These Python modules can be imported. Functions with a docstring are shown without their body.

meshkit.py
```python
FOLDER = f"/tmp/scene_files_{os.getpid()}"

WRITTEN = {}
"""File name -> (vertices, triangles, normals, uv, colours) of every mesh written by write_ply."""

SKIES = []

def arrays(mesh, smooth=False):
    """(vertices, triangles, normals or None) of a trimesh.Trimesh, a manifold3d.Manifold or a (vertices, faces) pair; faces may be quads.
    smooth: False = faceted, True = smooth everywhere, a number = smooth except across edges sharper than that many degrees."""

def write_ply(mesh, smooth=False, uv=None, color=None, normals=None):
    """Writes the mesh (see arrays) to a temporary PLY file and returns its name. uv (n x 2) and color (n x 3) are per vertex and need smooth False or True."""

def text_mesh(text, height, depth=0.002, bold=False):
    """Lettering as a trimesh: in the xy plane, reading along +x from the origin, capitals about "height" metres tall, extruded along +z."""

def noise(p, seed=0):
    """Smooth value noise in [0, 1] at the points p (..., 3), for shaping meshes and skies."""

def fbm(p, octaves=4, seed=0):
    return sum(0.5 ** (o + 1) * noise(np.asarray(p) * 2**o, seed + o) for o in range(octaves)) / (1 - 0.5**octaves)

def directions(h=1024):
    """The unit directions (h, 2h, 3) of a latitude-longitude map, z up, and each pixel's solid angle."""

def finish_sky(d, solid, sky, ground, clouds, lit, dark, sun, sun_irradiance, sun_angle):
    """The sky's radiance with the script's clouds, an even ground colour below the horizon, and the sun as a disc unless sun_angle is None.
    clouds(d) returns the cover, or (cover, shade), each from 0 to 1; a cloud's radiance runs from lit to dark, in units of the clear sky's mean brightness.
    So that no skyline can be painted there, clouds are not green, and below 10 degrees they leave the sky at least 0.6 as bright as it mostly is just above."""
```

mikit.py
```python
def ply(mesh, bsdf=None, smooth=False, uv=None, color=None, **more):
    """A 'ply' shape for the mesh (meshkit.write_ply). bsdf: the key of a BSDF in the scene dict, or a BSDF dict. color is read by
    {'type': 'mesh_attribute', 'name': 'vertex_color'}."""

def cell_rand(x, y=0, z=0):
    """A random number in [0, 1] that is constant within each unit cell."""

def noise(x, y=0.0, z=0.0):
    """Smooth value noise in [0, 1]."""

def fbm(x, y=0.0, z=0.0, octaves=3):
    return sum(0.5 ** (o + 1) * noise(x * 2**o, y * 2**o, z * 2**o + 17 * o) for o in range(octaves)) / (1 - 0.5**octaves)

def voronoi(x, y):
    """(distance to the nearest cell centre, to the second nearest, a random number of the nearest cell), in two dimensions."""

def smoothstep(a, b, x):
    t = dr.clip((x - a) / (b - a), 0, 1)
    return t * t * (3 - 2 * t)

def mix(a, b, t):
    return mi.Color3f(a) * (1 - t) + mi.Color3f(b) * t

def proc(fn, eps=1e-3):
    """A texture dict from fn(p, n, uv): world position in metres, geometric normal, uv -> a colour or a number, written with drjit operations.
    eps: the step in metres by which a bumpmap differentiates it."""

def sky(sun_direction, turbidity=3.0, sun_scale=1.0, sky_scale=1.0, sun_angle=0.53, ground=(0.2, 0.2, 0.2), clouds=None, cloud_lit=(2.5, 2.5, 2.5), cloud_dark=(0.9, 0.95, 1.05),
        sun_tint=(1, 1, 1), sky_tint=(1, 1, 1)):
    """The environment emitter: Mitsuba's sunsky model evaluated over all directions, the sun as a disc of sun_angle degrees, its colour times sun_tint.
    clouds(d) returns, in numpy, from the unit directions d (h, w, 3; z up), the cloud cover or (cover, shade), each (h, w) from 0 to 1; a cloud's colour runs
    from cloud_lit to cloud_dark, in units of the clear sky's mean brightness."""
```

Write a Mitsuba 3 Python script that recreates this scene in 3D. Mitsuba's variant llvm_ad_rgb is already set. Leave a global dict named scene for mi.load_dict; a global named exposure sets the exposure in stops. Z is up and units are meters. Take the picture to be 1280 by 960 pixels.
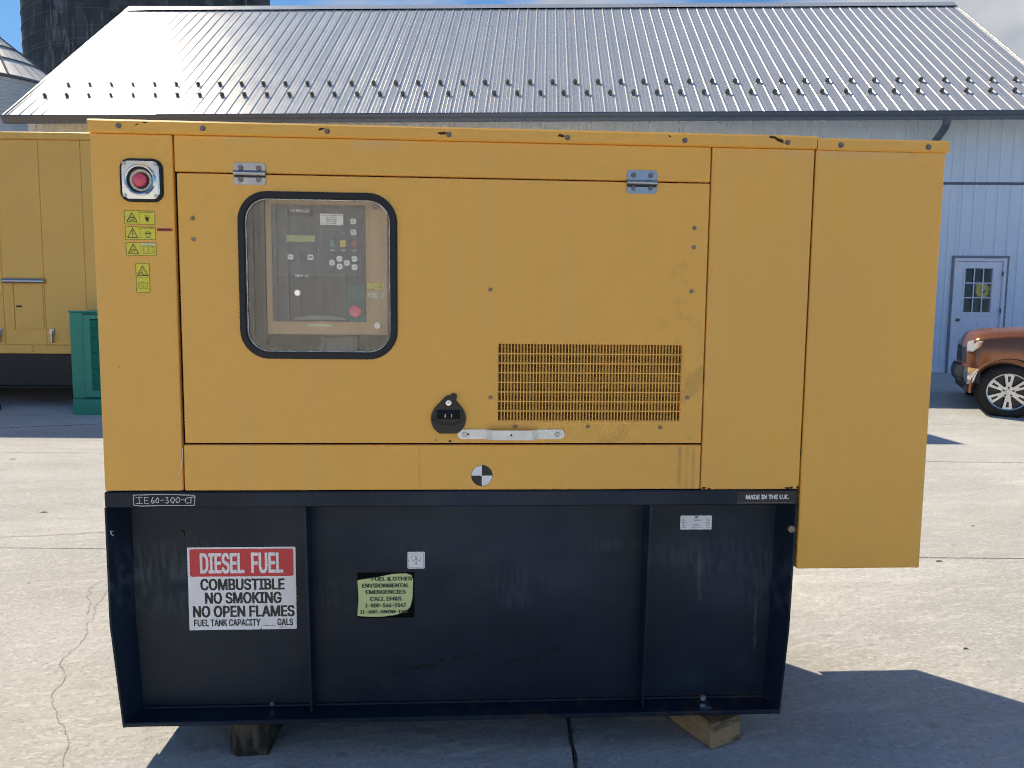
import math, random
import numpy as np, trimesh, drjit as dr, mitsuba as mi, mikit, meshkit
from shapely.geometry import Polygon, Point, LineString, box as sbox
from shapely.ops import unary_union
from shapely import affinity
from mikit import ply, proc, noise, fbm, voronoi, smoothstep, mix, cell_rand
import manifold3d as m3

T = mi.ScalarTransform4f
rng = np.random.default_rng(11)
random.seed(11)
rad = math.radians

# ------------------------------------------------------------------ camera, sky, exposure
scene, labels = {'type': 'scene'}, {}
PITCH, ROLL, CAMZ = rad(5.447), rad(0.582), 1.48
fwd = np.array([0, math.cos(PITCH), -math.sin(PITCH)])
up0 = np.array([0, math.sin(PITCH), math.cos(PITCH)])
upv = math.cos(ROLL) * up0 - math.sin(ROLL) * np.array([1, 0, 0])
cam_o = np.array([0, 0, CAMZ])
scene['camera'] = {'type': 'perspective', 'fov': 2 * math.degrees(math.atan(640 / 930)), 'fov_axis': 'x',
                   'near_clip': 0.05, 'far_clip': 3000.0,
                   'to_world': T().look_at(origin=cam_o.tolist(), target=(cam_o + fwd).tolist(), up=upv.tolist())}
SUN = np.array([-0.4685, 0.4444, 0.7635])


def clouds(d):
    az = np.arctan2(d[..., 0], d[..., 1])
    el = np.maximum(d[..., 2], 0.03)
    q = np.stack([d[..., 0] / (el + 0.25), d[..., 1] / (el + 0.25), 0 * el], -1)
    n = meshkit.fbm(q * 2.3 + np.array([3.1, 7.7, 0.4]), 6, 5)
    m = meshkit.fbm(q * 7.0 + np.array([1.3, 2.2, 0.9]), 4, 9)
    cover = np.clip((n * 0.75 + m * 0.25 - 0.545) / 0.12, 0, 1)
    cover = cover * cover * (3 - 2 * cover)
    bank = d @ (np.array([0.545, 0.74, 0.40]) / np.linalg.norm([0.545, 0.74, 0.40]))
    wisp = d @ (np.array([0.06, 0.86, 0.50]) / np.linalg.norm([0.06, 0.86, 0.50]))
    cover = np.maximum(cover, np.clip((bank - 0.955 + 0.10 * (n - 0.5) + 0.06 * (m - 0.5)) / 0.03, 0, 1))
    cover = np.maximum(cover, np.clip((wisp - 0.93 + 0.25 * (n - 0.5) + 0.25 * (m - 0.5)) / 0.10, 0, 0.85))
    dsun = d @ (SUN / np.linalg.norm(SUN))
    cover = cover * np.clip((0.93 - dsun) / 0.12, 0, 1)
    return cover * 0.9, np.clip((m - 0.35) * 1.2, 0, 1)


scene['sky'] = mikit.sky(SUN.tolist(), turbidity=2.2, sky_scale=0.9, clouds=clouds, sun_tint=(0.97, 1.0, 0.97), sky_tint=(0.60, 0.87, 1.07), ground=(0.22, 0.21, 0.19))
exposure = 2.05

# ------------------------------------------------------------------ frames of the things (metres)
YG = rad(3.248)
GO = np.array([-1.24912, 2.29229, 0.0])
YB = rad(-2.233)
BO = np.array([9.4011, 14.9144, 0.0])
YC = rad(1.0)
CO = np.array([0, 10.862, 0.0])


def frame(o, yaw):
    m = np.eye(4)
    c, s = math.cos(yaw), math.sin(yaw)
    m[:3, :3] = [[c, -s, 0], [s, c, 0], [0, 0, 1]]
    m[:3, 3] = o
    return m


MG, MB_, MC, MI = frame(GO, YG), frame(BO, YB), frame(CO, YC), np.eye(4)


def ground_z(y):
    return np.interp(y, [-100, 10.2, 14.9, 400], [0, 0, 0.395, 0.395])


# ------------------------------------------------------------------ materials
def rgb(*c):
    return {'type': 'rgb', 'value': list(c)}


def principled(name, color, rough=0.5, metal=0.0, spec=0.5, coat=0.0, bump=None, scale=0.001, coat_gloss=0.9):
    col = proc(color) if callable(color) else rgb(*color)
    r = proc(rough) if callable(rough) else rough
    b = {'type': 'principled', 'base_color': col, 'roughness': r, 'metallic': metal, 'specular': spec,
         'clearcoat': coat, 'clearcoat_gloss': coat_gloss}
    if bump is not None:
        b = {'type': 'bumpmap', 'scale': scale, 'arbitrary': proc(bump)}
        b['bsdf'] = {'type': 'principled', 'base_color': col, 'roughness': r, 'metallic': metal, 'specular': spec,
                     'clearcoat': coat, 'clearcoat_gloss': coat_gloss}
    scene[name] = {'type': 'twosided', 'bsdf': b}


def gen_uvw(p):
    c, s = math.cos(YG), math.sin(YG)
    x, y = p.x - GO[0], p.y - GO[1]
    return x * c + y * s, -x * s + y * c, p.z


def yellow_paint(p, n, uv):
    u, w, z = gen_uvw(p)
    col = mix((0.89, 0.470, 0.070), (0.83, 0.435, 0.078), fbm(u * 2.1, z * 1.3, w * 2, 4))
    # vertical rain streaks, faded chalky paint
    st = fbm(u * 26, z * 1.1, w * 26, 3)
    col = mix(col, mi.Color3f(0.76, 0.47, 0.14), 0.22 * smoothstep(0.52, 0.78, st))
    # dust that gathers along the lower edges, and greasy smudges by the door's right edge
    n1 = fbm(u * 18, z * 18, w * 18, 4)
    sm = smoothstep(0.16, 0.02, dr.abs(u - 1.845)) * smoothstep(1.03, 1.10, z) * smoothstep(1.80, 1.55, z) * dr.select(u < 1.872, 1.0, 0.0)
    col = mix(col, mi.Color3f(0.20, 0.12, 0.05), 0.34 * sm * smoothstep(0.50, 0.72, n1))
    low = smoothstep(1.17, 1.065, z) * smoothstep(1.055, 1.062, z) * smoothstep(0.9, 1.5, u) * dr.select(u < 1.872, 1.0, 0.0)
    col = mix(col, mi.Color3f(0.22, 0.13, 0.05), 0.32 * low * smoothstep(0.46, 0.70, n1))
    rs = (smoothstep(0.012, 0.0, dr.abs(u - 1.800 - 0.004 * noise(z * 30))) + 0.8 * smoothstep(0.010, 0.0, dr.abs(u - 1.847)) + 0.6 * smoothstep(0.012, 0, dr.abs(u - 1.825)))
    rs = rs * smoothstep(1.058, 1.045, z) * smoothstep(0.90, 0.93, z) * (0.4 + 0.9 * noise(u * 60, z * 25))
    col = mix(col, mi.Color3f(0.17, 0.09, 0.04), dr.clip(0.55 * rs, 0, 0.8))
    sp = voronoi(u * 30, z * 30)
    col = mix(col, mi.Color3f(0.16, 0.10, 0.05), 0.6 * smoothstep(0.05, 0.02, sp[0]) * smoothstep(0.86, 0.9, sp[2]))
    col = mix(col, mi.Color3f(0.75, 0.62, 0.38), 0.5 * smoothstep(0.045, 0.02, sp[0]) * smoothstep(0.08, 0.04, sp[2]))
    # broad fading: paler, chalkier towards the top right, richer round the middle of the door
    fade = fbm(u * 0.9 + 4, z * 1.1, 2.0, 3)
    col = mix(col, mi.Color3f(0.76, 0.42, 0.095), 0.45 * smoothstep(0.45, 0.75, fade))
    crease = smoothstep(0.003, 0.001, dr.abs(u - 0.957)) * smoothstep(1.058, 1.05, z) * smoothstep(0.905, 0.915, z)
    col = mix(col, mi.Color3f(0.40, 0.25, 0.09), 0.35 * crease)
    # chalky run under the roof trim
    ch = smoothstep(1.955, 2.004, z) * smoothstep(2.0065, 2.003, z) * smoothstep(0.45, 0.7, fbm(u * 5, z * 9, 0.0, 3))
    return mix(col, mi.Color3f(0.62, 0.47, 0.26), 0.35 * ch)


def yellow_rough(p, n, uv):
    u, w, z = gen_uvw(p)
    return 0.32 + 0.18 * fbm(u * 7, z * 7, w * 7, 3)


def yellow_bump(p, n, uv):
    u, w, z = gen_uvw(p)
    return fbm(u * 3.1, z * 2.7, w * 3, 2)


principled('yellow_paint', yellow_paint, yellow_rough, spec=0.45, coat=0.22, bump=yellow_bump, scale=0.009, coat_gloss=0.88)


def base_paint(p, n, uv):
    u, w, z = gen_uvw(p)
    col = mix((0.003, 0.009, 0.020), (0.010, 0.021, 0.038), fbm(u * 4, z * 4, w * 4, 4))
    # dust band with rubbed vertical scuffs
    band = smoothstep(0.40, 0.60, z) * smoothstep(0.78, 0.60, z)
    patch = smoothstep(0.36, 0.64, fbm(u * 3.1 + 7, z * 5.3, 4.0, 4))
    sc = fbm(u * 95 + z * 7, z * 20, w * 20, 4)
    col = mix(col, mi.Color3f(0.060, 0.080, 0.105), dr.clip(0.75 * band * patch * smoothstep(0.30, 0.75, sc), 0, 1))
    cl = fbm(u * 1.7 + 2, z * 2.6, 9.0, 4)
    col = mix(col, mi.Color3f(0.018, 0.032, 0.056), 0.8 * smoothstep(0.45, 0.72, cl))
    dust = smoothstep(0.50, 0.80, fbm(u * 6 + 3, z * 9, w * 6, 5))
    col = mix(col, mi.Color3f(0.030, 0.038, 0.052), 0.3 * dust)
    # black scrapes
    lx = u - 1.02 - 0.75 * (z - 0.30)
    scr = smoothstep(0.011, 0.003, dr.abs(z - 0.275 - 0.24 * (u - 0.95) - 0.05 * fbm(u * 22, 0.0, 3.0, 4) + 0.025)) * smoothstep(0.80, 0.9, u) * smoothstep(1.22, 1.05, u)
    scr = scr + smoothstep(0.010, 0.003, dr.abs(z - 0.30 - 0.18 * (u - 1.3) - 0.06 * fbm(u * 26, 0.0, 8.0, 4) + 0.03)) * smoothstep(1.20, 1.26, u) * smoothstep(1.48, 1.40, u)
    col = mix(col, mi.Color3f(0.004, 0.004, 0.005), dr.clip(0.85 * scr * smoothstep(0.35, 0.6, fbm(u * 40, z * 90, 0.0, 3)), 0, 1))
    # rust along the bottom seam
    rust = smoothstep(0.175, 0.145, z) * smoothstep(0.50, 0.68, fbm(u * 22, z * 40, w * 10, 4))
    col = mix(col, mi.Color3f(0.07, 0.038, 0.025), 0.42 * rust * smoothstep(0.9, 1.3, u))
    drip = smoothstep(0.008, 0.0, dr.abs(u - 2.115 + 0.004 * noise(z * 20))) * smoothstep(0.30, 0.36, z) * smoothstep(0.66, 0.5, z)
    drip = drip + smoothstep(0.010, 0.0, dr.abs(u - 1.915 + 0.012 * noise(z * 14))) * smoothstep(0.48, 0.52, z) * smoothstep(0.72, 0.66, z)
    return mix(col, mi.Color3f(0.16, 0.14, 0.09), 0.4 * dr.clip(drip, 0, 1) * noise(u * 80, z * 40))


def base_rough(p, n, uv):
    u, w, z = gen_uvw(p)
    return 0.28 + 0.34 * fbm(u * 7, z * 7, w * 7, 4)


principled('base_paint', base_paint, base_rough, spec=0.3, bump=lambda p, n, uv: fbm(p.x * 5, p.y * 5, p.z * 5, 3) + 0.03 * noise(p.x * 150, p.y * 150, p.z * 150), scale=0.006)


def concrete(p, n, uv):
    x, y = p.x, p.y
    wx, wy = x + 0.25 * fbm(x * 1.3, y * 1.3, 7.0, 3), y + 0.25 * fbm(x * 1.3, y * 1.3, 11.0, 3)
    a = fbm(wx * 0.6, wy * 0.9, 1.0, 5)
    col = mix((0.345, 0.348, 0.340), (0.420, 0.423, 0.416), smoothstep(0.3, 0.7, a))
    # broad swirls of the trowel and thin pale scrapes
    b = fbm(wx * 2.0, wy * 7.5, 4.0, 4)
    col = mix(col, mi.Color3f(0.29, 0.287, 0.27), 0.30 * smoothstep(0.48, 0.72, b))
    sw = fbm((wx + 0.5 * wy) * 5, (wy - 0.3 * wx) * 34, 6.0, 3)
    col = mix(col, mi.Color3f(0.56, 0.557, 0.54), 0.28 * smoothstep(0.60, 0.76, sw))
    # fine grain
    g = fbm(wx * 75, wy * 95, 2.0, 3)
    col = mix(col, mi.Color3f(0.26, 0.257, 0.245), 0.32 * smoothstep(0.50, 0.74, g))
    h = fbm(wx * 60 + 9, wy * 120, 5.0, 2)
    col = mix(col, mi.Color3f(0.60, 0.597, 0.575), 0.32 * smoothstep(0.58, 0.80, h))
    v = voronoi(wx * 30, wy * 44)
    col = mix(col, mi.Color3f(0.15, 0.147, 0.14), 0.55 * smoothstep(0.24, 0.06, v[0]) * smoothstep(0.80, 0.86, v[2]))
    v2 = voronoi(wx * 2.3, wy * 4.2)
    col = mix(col, mi.Color3f(0.17, 0.165, 0.155), 0.4 * smoothstep(0.09, 0.02, v2[0]) * smoothstep(0.82, 0.86, v2[2]))
    oil = smoothstep(0.58, 0.76, fbm(wx * 0.4 + 8, wy * 0.55, 9.0, 4))
    return mix(col, mi.Color3f(0.27, 0.265, 0.25), 0.28 * oil)


def concrete_bump(p, n, uv):
    return fbm(p.x * 45, p.y * 45, 0.0, 4) + 0.6 * fbm(p.x * 6, p.y * 9, 3.0, 3)


principled('concrete', concrete, 0.85, spec=0.3, bump=concrete_bump, scale=0.006)
principled('joint_dirt', (0.06, 0.055, 0.05), 0.95, spec=0.2)
principled('crack_dark', (0.29, 0.285, 0.27), 0.95, spec=0.2)
principled('line_black', (0.05, 0.05, 0.05), 0.6)
principled('bark', lambda p, n, uv: mix((0.13, 0.115, 0.095), (0.24, 0.21, 0.17), fbm(p.x * 60, p.y * 60, 0.0, 3)), 0.9, spec=0.2)
principled('earth', lambda p, n, uv: mix((0.10, 0.13, 0.05), (0.19, 0.17, 0.10), fbm(p.x * 0.2, p.y * 0.2, 0.0, 4)), 0.95, spec=0.2)


def roof_color(p, n, uv):
    a = fbm(p.x * 1.2, p.y * 1.2, p.z * 1.2, 4)
    return mix((0.47, 0.47, 0.475), (0.53, 0.53, 0.53), a)


principled('roof_metal', roof_color, lambda p, n, uv: 0.19 + 0.07 * fbm(p.x * 3, p.y * 3, p.z * 3, 3), metal=0.22)
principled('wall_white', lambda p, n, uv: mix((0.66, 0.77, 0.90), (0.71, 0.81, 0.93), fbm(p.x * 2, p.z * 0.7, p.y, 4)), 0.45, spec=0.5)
principled('shed_white', (0.80, 0.80, 0.78), 0.5)
principled('slate_trim', (0.095, 0.12, 0.16), 0.38, spec=0.5)
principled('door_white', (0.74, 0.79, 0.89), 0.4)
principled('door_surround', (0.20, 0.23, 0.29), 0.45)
principled('dark_inside', (0.02, 0.02, 0.02), 0.9, spec=0.1)
principled('foam', lambda p, n, uv: mix((0.34, 0.20, 0.06), (0.58, 0.35, 0.09), fbm(p.x * 6, p.z * 22, 0.0, 3)), 0.9, spec=0.1)
principled('clip_metal', (0.19, 0.19, 0.18), 0.45, metal=0.5)
principled('steel', lambda p, n, uv: mix((0.34, 0.35, 0.37), (0.52, 0.53, 0.55), fbm(p.x * 60, p.z * 30, p.y * 20, 3)), 0.28, metal=1.0)
principled('galvanised', lambda p, n, uv: mix((0.66, 0.67, 0.66), (0.84, 0.86, 0.84), fbm(p.x * 25, p.z * 60, 0.0, 4)), 0.42, metal=0.55)
principled('bolt_metal', lambda p, n, uv: mix((0.12, 0.085, 0.06), (0.34, 0.31, 0.28), fbm(p.x * 180, p.z * 180, p.y * 90, 3)), 0.45, metal=0.8)
principled('rubber', (0.012, 0.014, 0.018), 0.5, spec=0.4)
principled('black_plastic', (0.010, 0.011, 0.014), 0.35, spec=0.5)
principled('rust', lambda p, n, uv: mix((0.03, 0.015, 0.012), (0.12, 0.04, 0.02), fbm(p.x * 120, p.z * 120, 0.0, 3)), 0.9, spec=0.2)
principled('chrome', (0.78, 0.79, 0.80), 0.12, metal=1.0)
principled('sign_white', lambda p, n, uv: mix((0.80, 0.80, 0.82), (0.86, 0.86, 0.87), fbm(p.x * 12, p.z * 12, 0.0, 3)), 0.35)
principled('sign_red', (0.62, 0.045, 0.055), 0.35)
principled('ink_black', (0.015, 0.015, 0.018), 0.45)
principled('backing_black', (0.002, 0.002, 0.0025), 0.7, spec=0.1)
principled('ink_white', (0.78, 0.79, 0.80), 0.5)
principled('ink_grey', (0.16, 0.16, 0.16), 0.5)
principled('sticker_yellow', (0.74, 0.64, 0.05), 0.35)
principled('sticker_pale', (0.66, 0.62, 0.40), 0.4)
principled('sticker_green', (0.58, 0.66, 0.30), 0.4)
principled('sticker_red', (0.45, 0.04, 0.03), 0.4)
principled('lens_red', (0.72, 0.09, 0.15), 0.35, coat=0.4)
principled('lamp_cream', (0.66, 0.64, 0.52), 0.3, coat=0.4)
principled('panel_grey', (0.030, 0.034, 0.045), 0.5)
principled('panel_face', (0.055, 0.063, 0.082), 0.45)
principled('lcd', (0.36, 0.40, 0.16), 0.4)
principled('teal_paint', (0.012, 0.085, 0.085), 0.5)
principled('plate_yellow', (0.56, 0.36, 0.165), 0.5)
principled('button_green', (0.04, 0.20, 0.15), 0.4)
principled('button_yellow', (0.75, 0.55, 0.10), 0.4)
principled('button_red', (0.30, 0.05, 0.06), 0.4)
principled('dull_grey', (0.19, 0.19, 0.18), 0.6)


def wood(p, n, uv):
    u, w, z = gen_uvw(p)
    a = u * 0.89 + w * 0.45
    g = fbm(a * 60, z * 60, w * 7, 3)
    col = mix((0.32, 0.20, 0.095), (0.48, 0.33, 0.18), g)
    col = mix(col, mi.Color3f(0.09, 0.065, 0.045), 0.75 * smoothstep(0.5, 0.66, fbm(u * 14, w * 14, z * 26, 4)))
    return col


def old_wood(p, n, uv):
    g = fbm(p.x * 70, p.z * 20, p.y * 12, 4)
    return mix((0.028, 0.025, 0.020), (0.10, 0.088, 0.066), smoothstep(0.35, 0.7, g))


principled('wood', wood, 0.8, spec=0.25, bump=lambda p, n, uv: fbm(p.x * 60, p.y * 20, p.z * 60, 3), scale=0.004)
principled('old_wood', old_wood, 0.9, spec=0.2, bump=lambda p, n, uv: fbm(p.x * 60, p.y * 20, p.z * 40, 3), scale=0.006)


def container_paint(p, n, uv):
    a = fbm(p.x * 0.9, p.z * 0.7, p.y, 4)
    return mix((0.68, 0.385, 0.065), (0.77, 0.45, 0.095), a)


principled('container_paint', container_paint, 0.34, coat=0.3, bump=lambda p, n, uv: fbm(p.x * 1.6, p.z * 1.3, p.y, 2), scale=0.02)
principled('green_paint', lambda p, n, uv: mix((0.010, 0.240, 0.165), (0.018, 0.280, 0.190), fbm(p.x * 5, p.z * 5, p.y, 3)), 0.42)


def silo_color(p, n, uv):
    ang = dr.atan2(p.y - 34.0, p.x + 15.9) * 5.5
    col = mix((0.045, 0.050, 0.062), (0.09, 0.094, 0.105), fbm(ang * 0.8, p.z * 0.5, 0.0, 4))
    col = mix(col, mi.Color3f(0.02, 0.021, 0.026), 0.7 * cell_rand(dr.floor(ang / 0.36), dr.floor(p.z / 0.76 + 0.5 * cell_rand(dr.floor(ang / 0.36)))))
    run = fbm(ang * 2.6, p.z * 0.45, 5.0, 4) * fbm(ang * 9, p.z * 2.1, 2.0, 3)
    col = mix(col, mi.Color3f(0.17, 0.18, 0.20), 0.6 * smoothstep(0.30, 0.46, run))
    ring = smoothstep(0.05, 0.0, dr.abs(p.z / 1.55 - dr.floor(p.z / 1.55) - 0.5))
    return mix(col, mi.Color3f(0.14, 0.14, 0.15), 0.5 * ring * noise(ang * 2, p.z))


principled('silo_dark', silo_color, 0.8, spec=0.3)
principled('bin_metal', lambda p, n, uv: mix((0.52, 0.55, 0.60), (0.64, 0.67, 0.72), fbm(p.x * 1.5, p.y * 1.5, p.z * 1.5, 3)), 0.45, metal=0.6)
principled('bin_roof', lambda p, n, uv: mix((0.56, 0.57, 0.58), (0.66, 0.67, 0.68), fbm(p.x * 1.5, p.y * 1.5, p.z * 1.5, 3)), 0.55, metal=0.4)
principled('bin_trim', (0.09, 0.10, 0.12), 0.5)
# the pickup
principled('truck_paint', (0.28, 0.098, 0.040), 0.22, metal=0.55, coat=1.0, coat_gloss=0.97)
principled('truck_black', (0.012, 0.012, 0.013), 0.5)
principled('tyre', lambda p, n, uv: mix((0.016, 0.016, 0.017), (0.035, 0.034, 0.032), fbm(p.x * 12, p.z * 12, p.y * 9, 3)), 0.75, spec=0.3)
principled('rim_silver', (0.62, 0.62, 0.63), 0.25, metal=0.9)
principled('rim_dark', (0.03, 0.03, 0.032), 0.4)
principled('lamp_clear', (0.50, 0.51, 0.53), 0.15, coat=1.0, metal=0.4)
principled('lamp_amber', (0.62, 0.22, 0.05), 0.15, coat=1.0)
principled('ornament_yellow', (0.72, 0.55, 0.05), 0.5)
scene['window_glass'] = {'type': 'thindielectric', 'int_ior': 1.62}
scene['door_glass'] = {'type': 'thindielectric', 'int_ior': 1.35}
scene['tinted_glass'] = {'type': 'twosided', 'bsdf': {'type': 'principled', 'base_color': rgb(0.01, 0.012, 0.014), 'roughness': 0.06, 'specular': 0.7}}


# ------------------------------------------------------------------ mesh helpers
def key_of(base):
    if base not in scene:
        return base
    i = 1
    while f'{base}_{i:03d}' in scene:
        i += 1
    return f'{base}_{i:03d}'


def add(key, mesh, bsdf, M=MI, smooth=False, **lab):
    """One entry of the scene: the mesh placed by the matrix M; returns its key."""
    if isinstance(mesh, list):
        mesh = cat(mesh)
    mesh = tm(mesh)
    if M is not MI:
        mesh = mesh.copy()
        mesh.apply_transform(M)
    key = key_of(key)
    scene[key] = ply(mesh, bsdf, smooth=smooth)
    if lab:
        labels[key] = lab
    return key


def thing(key, label, category, group=None):
    """Entry in labels for a thing that is made of parts only; reserves the key."""
    labels[key] = {'label': label, 'category': category}
    if group:
        labels[key]['group'] = group
    return key


def tm(mesh):
    if hasattr(mesh, 'to_mesh'):
        m = mesh.to_mesh()
        return trimesh.Trimesh(m.vert_properties[:, :3], m.tri_verts, process=False)
    return mesh


def cat(ms):
    return trimesh.util.concatenate([tm(m) for m in ms])


def bx(x0, x1, y0, y1, z0, z1):
    m = trimesh.creation.box(extents=(x1 - x0, y1 - y0, z1 - z0))
    m.apply_translation(((x0 + x1) / 2, (y0 + y1) / 2, (z0 + z1) / 2))
    return m


def cbx(x0, x1, y0, y1, z0, z1, c=0.003):
    c = min(c, (x1 - x0) * .45, (y1 - y0) * .45, (z1 - z0) * .45)
    pts = []
    for X, sx in ((x0, 1), (x1, -1)):
        for Y, sy in ((y0, 1), (y1, -1)):
            for Z, sz in ((z0, 1), (z1, -1)):
                pts += [(X, Y + sy * c, Z + sz * c), (X + sx * c, Y, Z + sz * c), (X + sx * c, Y + sy * c, Z)]
    return trimesh.convex.convex_hull(np.array(pts))


def up(mesh, y):
    """A mesh drawn in the xy plane and extruded along +z stands up: x stays, y becomes height, its back lies at depth y."""
    m = tm(mesh).copy()
    v = m.vertices
    m.vertices = np.stack([v[:, 0], y - v[:, 2], v[:, 1]], -1)
    return m


def plate(poly, y, t, bevel=0.0):
    """A polygon in (x, z) as a plate whose back lies at depth y and whose front is t nearer to the viewer."""
    gs = getattr(poly, 'geoms', [poly])
    out = []
    for g in gs:
        if g.is_empty or g.area < 1e-9:
            continue
        if bevel > 0:
            out.append(trimesh.creation.extrude_polygon(g, t - bevel, engine='earcut'))
            inn = g.buffer(-bevel)
            for h in getattr(inn, 'geoms', [inn]):
                if not h.is_empty:
                    e = trimesh.creation.extrude_polygon(h, bevel, engine='earcut')
                    e.apply_translation((0, 0, t - bevel))
                    out.append(e)
        else:
            out.append(trimesh.creation.extrude_polygon(g, t, engine='earcut'))
    return up(cat(out), y)


def rrect(x0, x1, z0, z1, r, n=8):
    r = min(r, (x1 - x0) * .499, (z1 - z0) * .499)
    return sbox(x0 + r, z0 + r, x1 - r, z1 - r).buffer(r, quad_segs=n)


def text(s, x0, x1, z0, z1, y, t=0.0006, bold=False, heavy=0):
    """Lettering fitted into the box x0..x1, z0..z1 on the plane at depth y."""
    m = meshkit.text_mesh(s, 1.0, 0.01, bold)
    b = m.bounds
    sx, sz = (x1 - x0) / (b[1, 0] - b[0, 0]), (z1 - z0) / (b[1, 1] - b[0, 1])
    v = m.vertices
    m.vertices = np.stack([x0 + (v[:, 0] - b[0, 0]) * sx, z0 + (v[:, 1] - b[0, 1]) * sz, v[:, 2] / 0.01 * t], -1)
    if heavy:
        ms = []
        for i, (a, c) in enumerate(((0, 0), (-1, 0), (1, 0))):
            q = m.copy()
            q.apply_scale((1, 1, 1 + 0.08 * i))
            q.apply_translation((a * heavy, c * heavy, 0))
            ms.append(q)
        m = cat(ms)
    return up(m, y)


def stroke(pts, w):
    return LineString(pts).buffer(w / 2, cap_style='round', quad_segs=3)


def cyl_y(x, z, y0, y1, r, n=20, r2=None):
    """A disc, or a cone, along y from y0 (back) to y1 (front)."""
    a = np.linspace(0, 2 * np.pi, n, endpoint=False)
    r2 = r if r2 is None else r2
    b = np.stack([x + r * np.cos(a), np.full(n, y0), z + r * np.sin(a)], -1)
    f = np.stack([x + r2 * np.cos(a), np.full(n, y1), z + r2 * np.sin(a)], -1)
    return trimesh.convex.convex_hull(np.vstack([b, f]))


def lathe_y(profile, x, z, n=48):
    """Revolves (radius, y) pairs about the axis along y through (x, z)."""
    a = np.linspace(0, 2 * np.pi, n, endpoint=False)
    v = np.concatenate([np.stack([x + r * np.cos(a), np.full(n, y), z + r * np.sin(a)], -1) for r, y in profile])
    f = []
    for i in range(len(profile) - 1):
        for j in range(n):
            k = (j + 1) % n
            f += [(i * n + j, i * n + k, (i + 1) * n + k), (i * n + j, (i + 1) * n + k, (i + 1) * n + j)]
    return trimesh.Trimesh(v, f, process=False)


def lathe_z(profile, x, y, n=64):
    a = np.linspace(0, 2 * np.pi, n, endpoint=False)
    v = np.concatenate([np.stack([x + r * np.cos(a), y + r * np.sin(a), np.full(n, z)], -1) for r, z in profile])
    f = []
    for i in range(len(profile) - 1):
        for j in range(n):
            k = (j + 1) % n
            f += [(i * n + j, i * n + k, (i + 1) * n + k), (i * n + j, (i + 1) * n + k, (i + 1) * n + j)]
    return trimesh.Trimesh(v, f, process=False)


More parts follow.
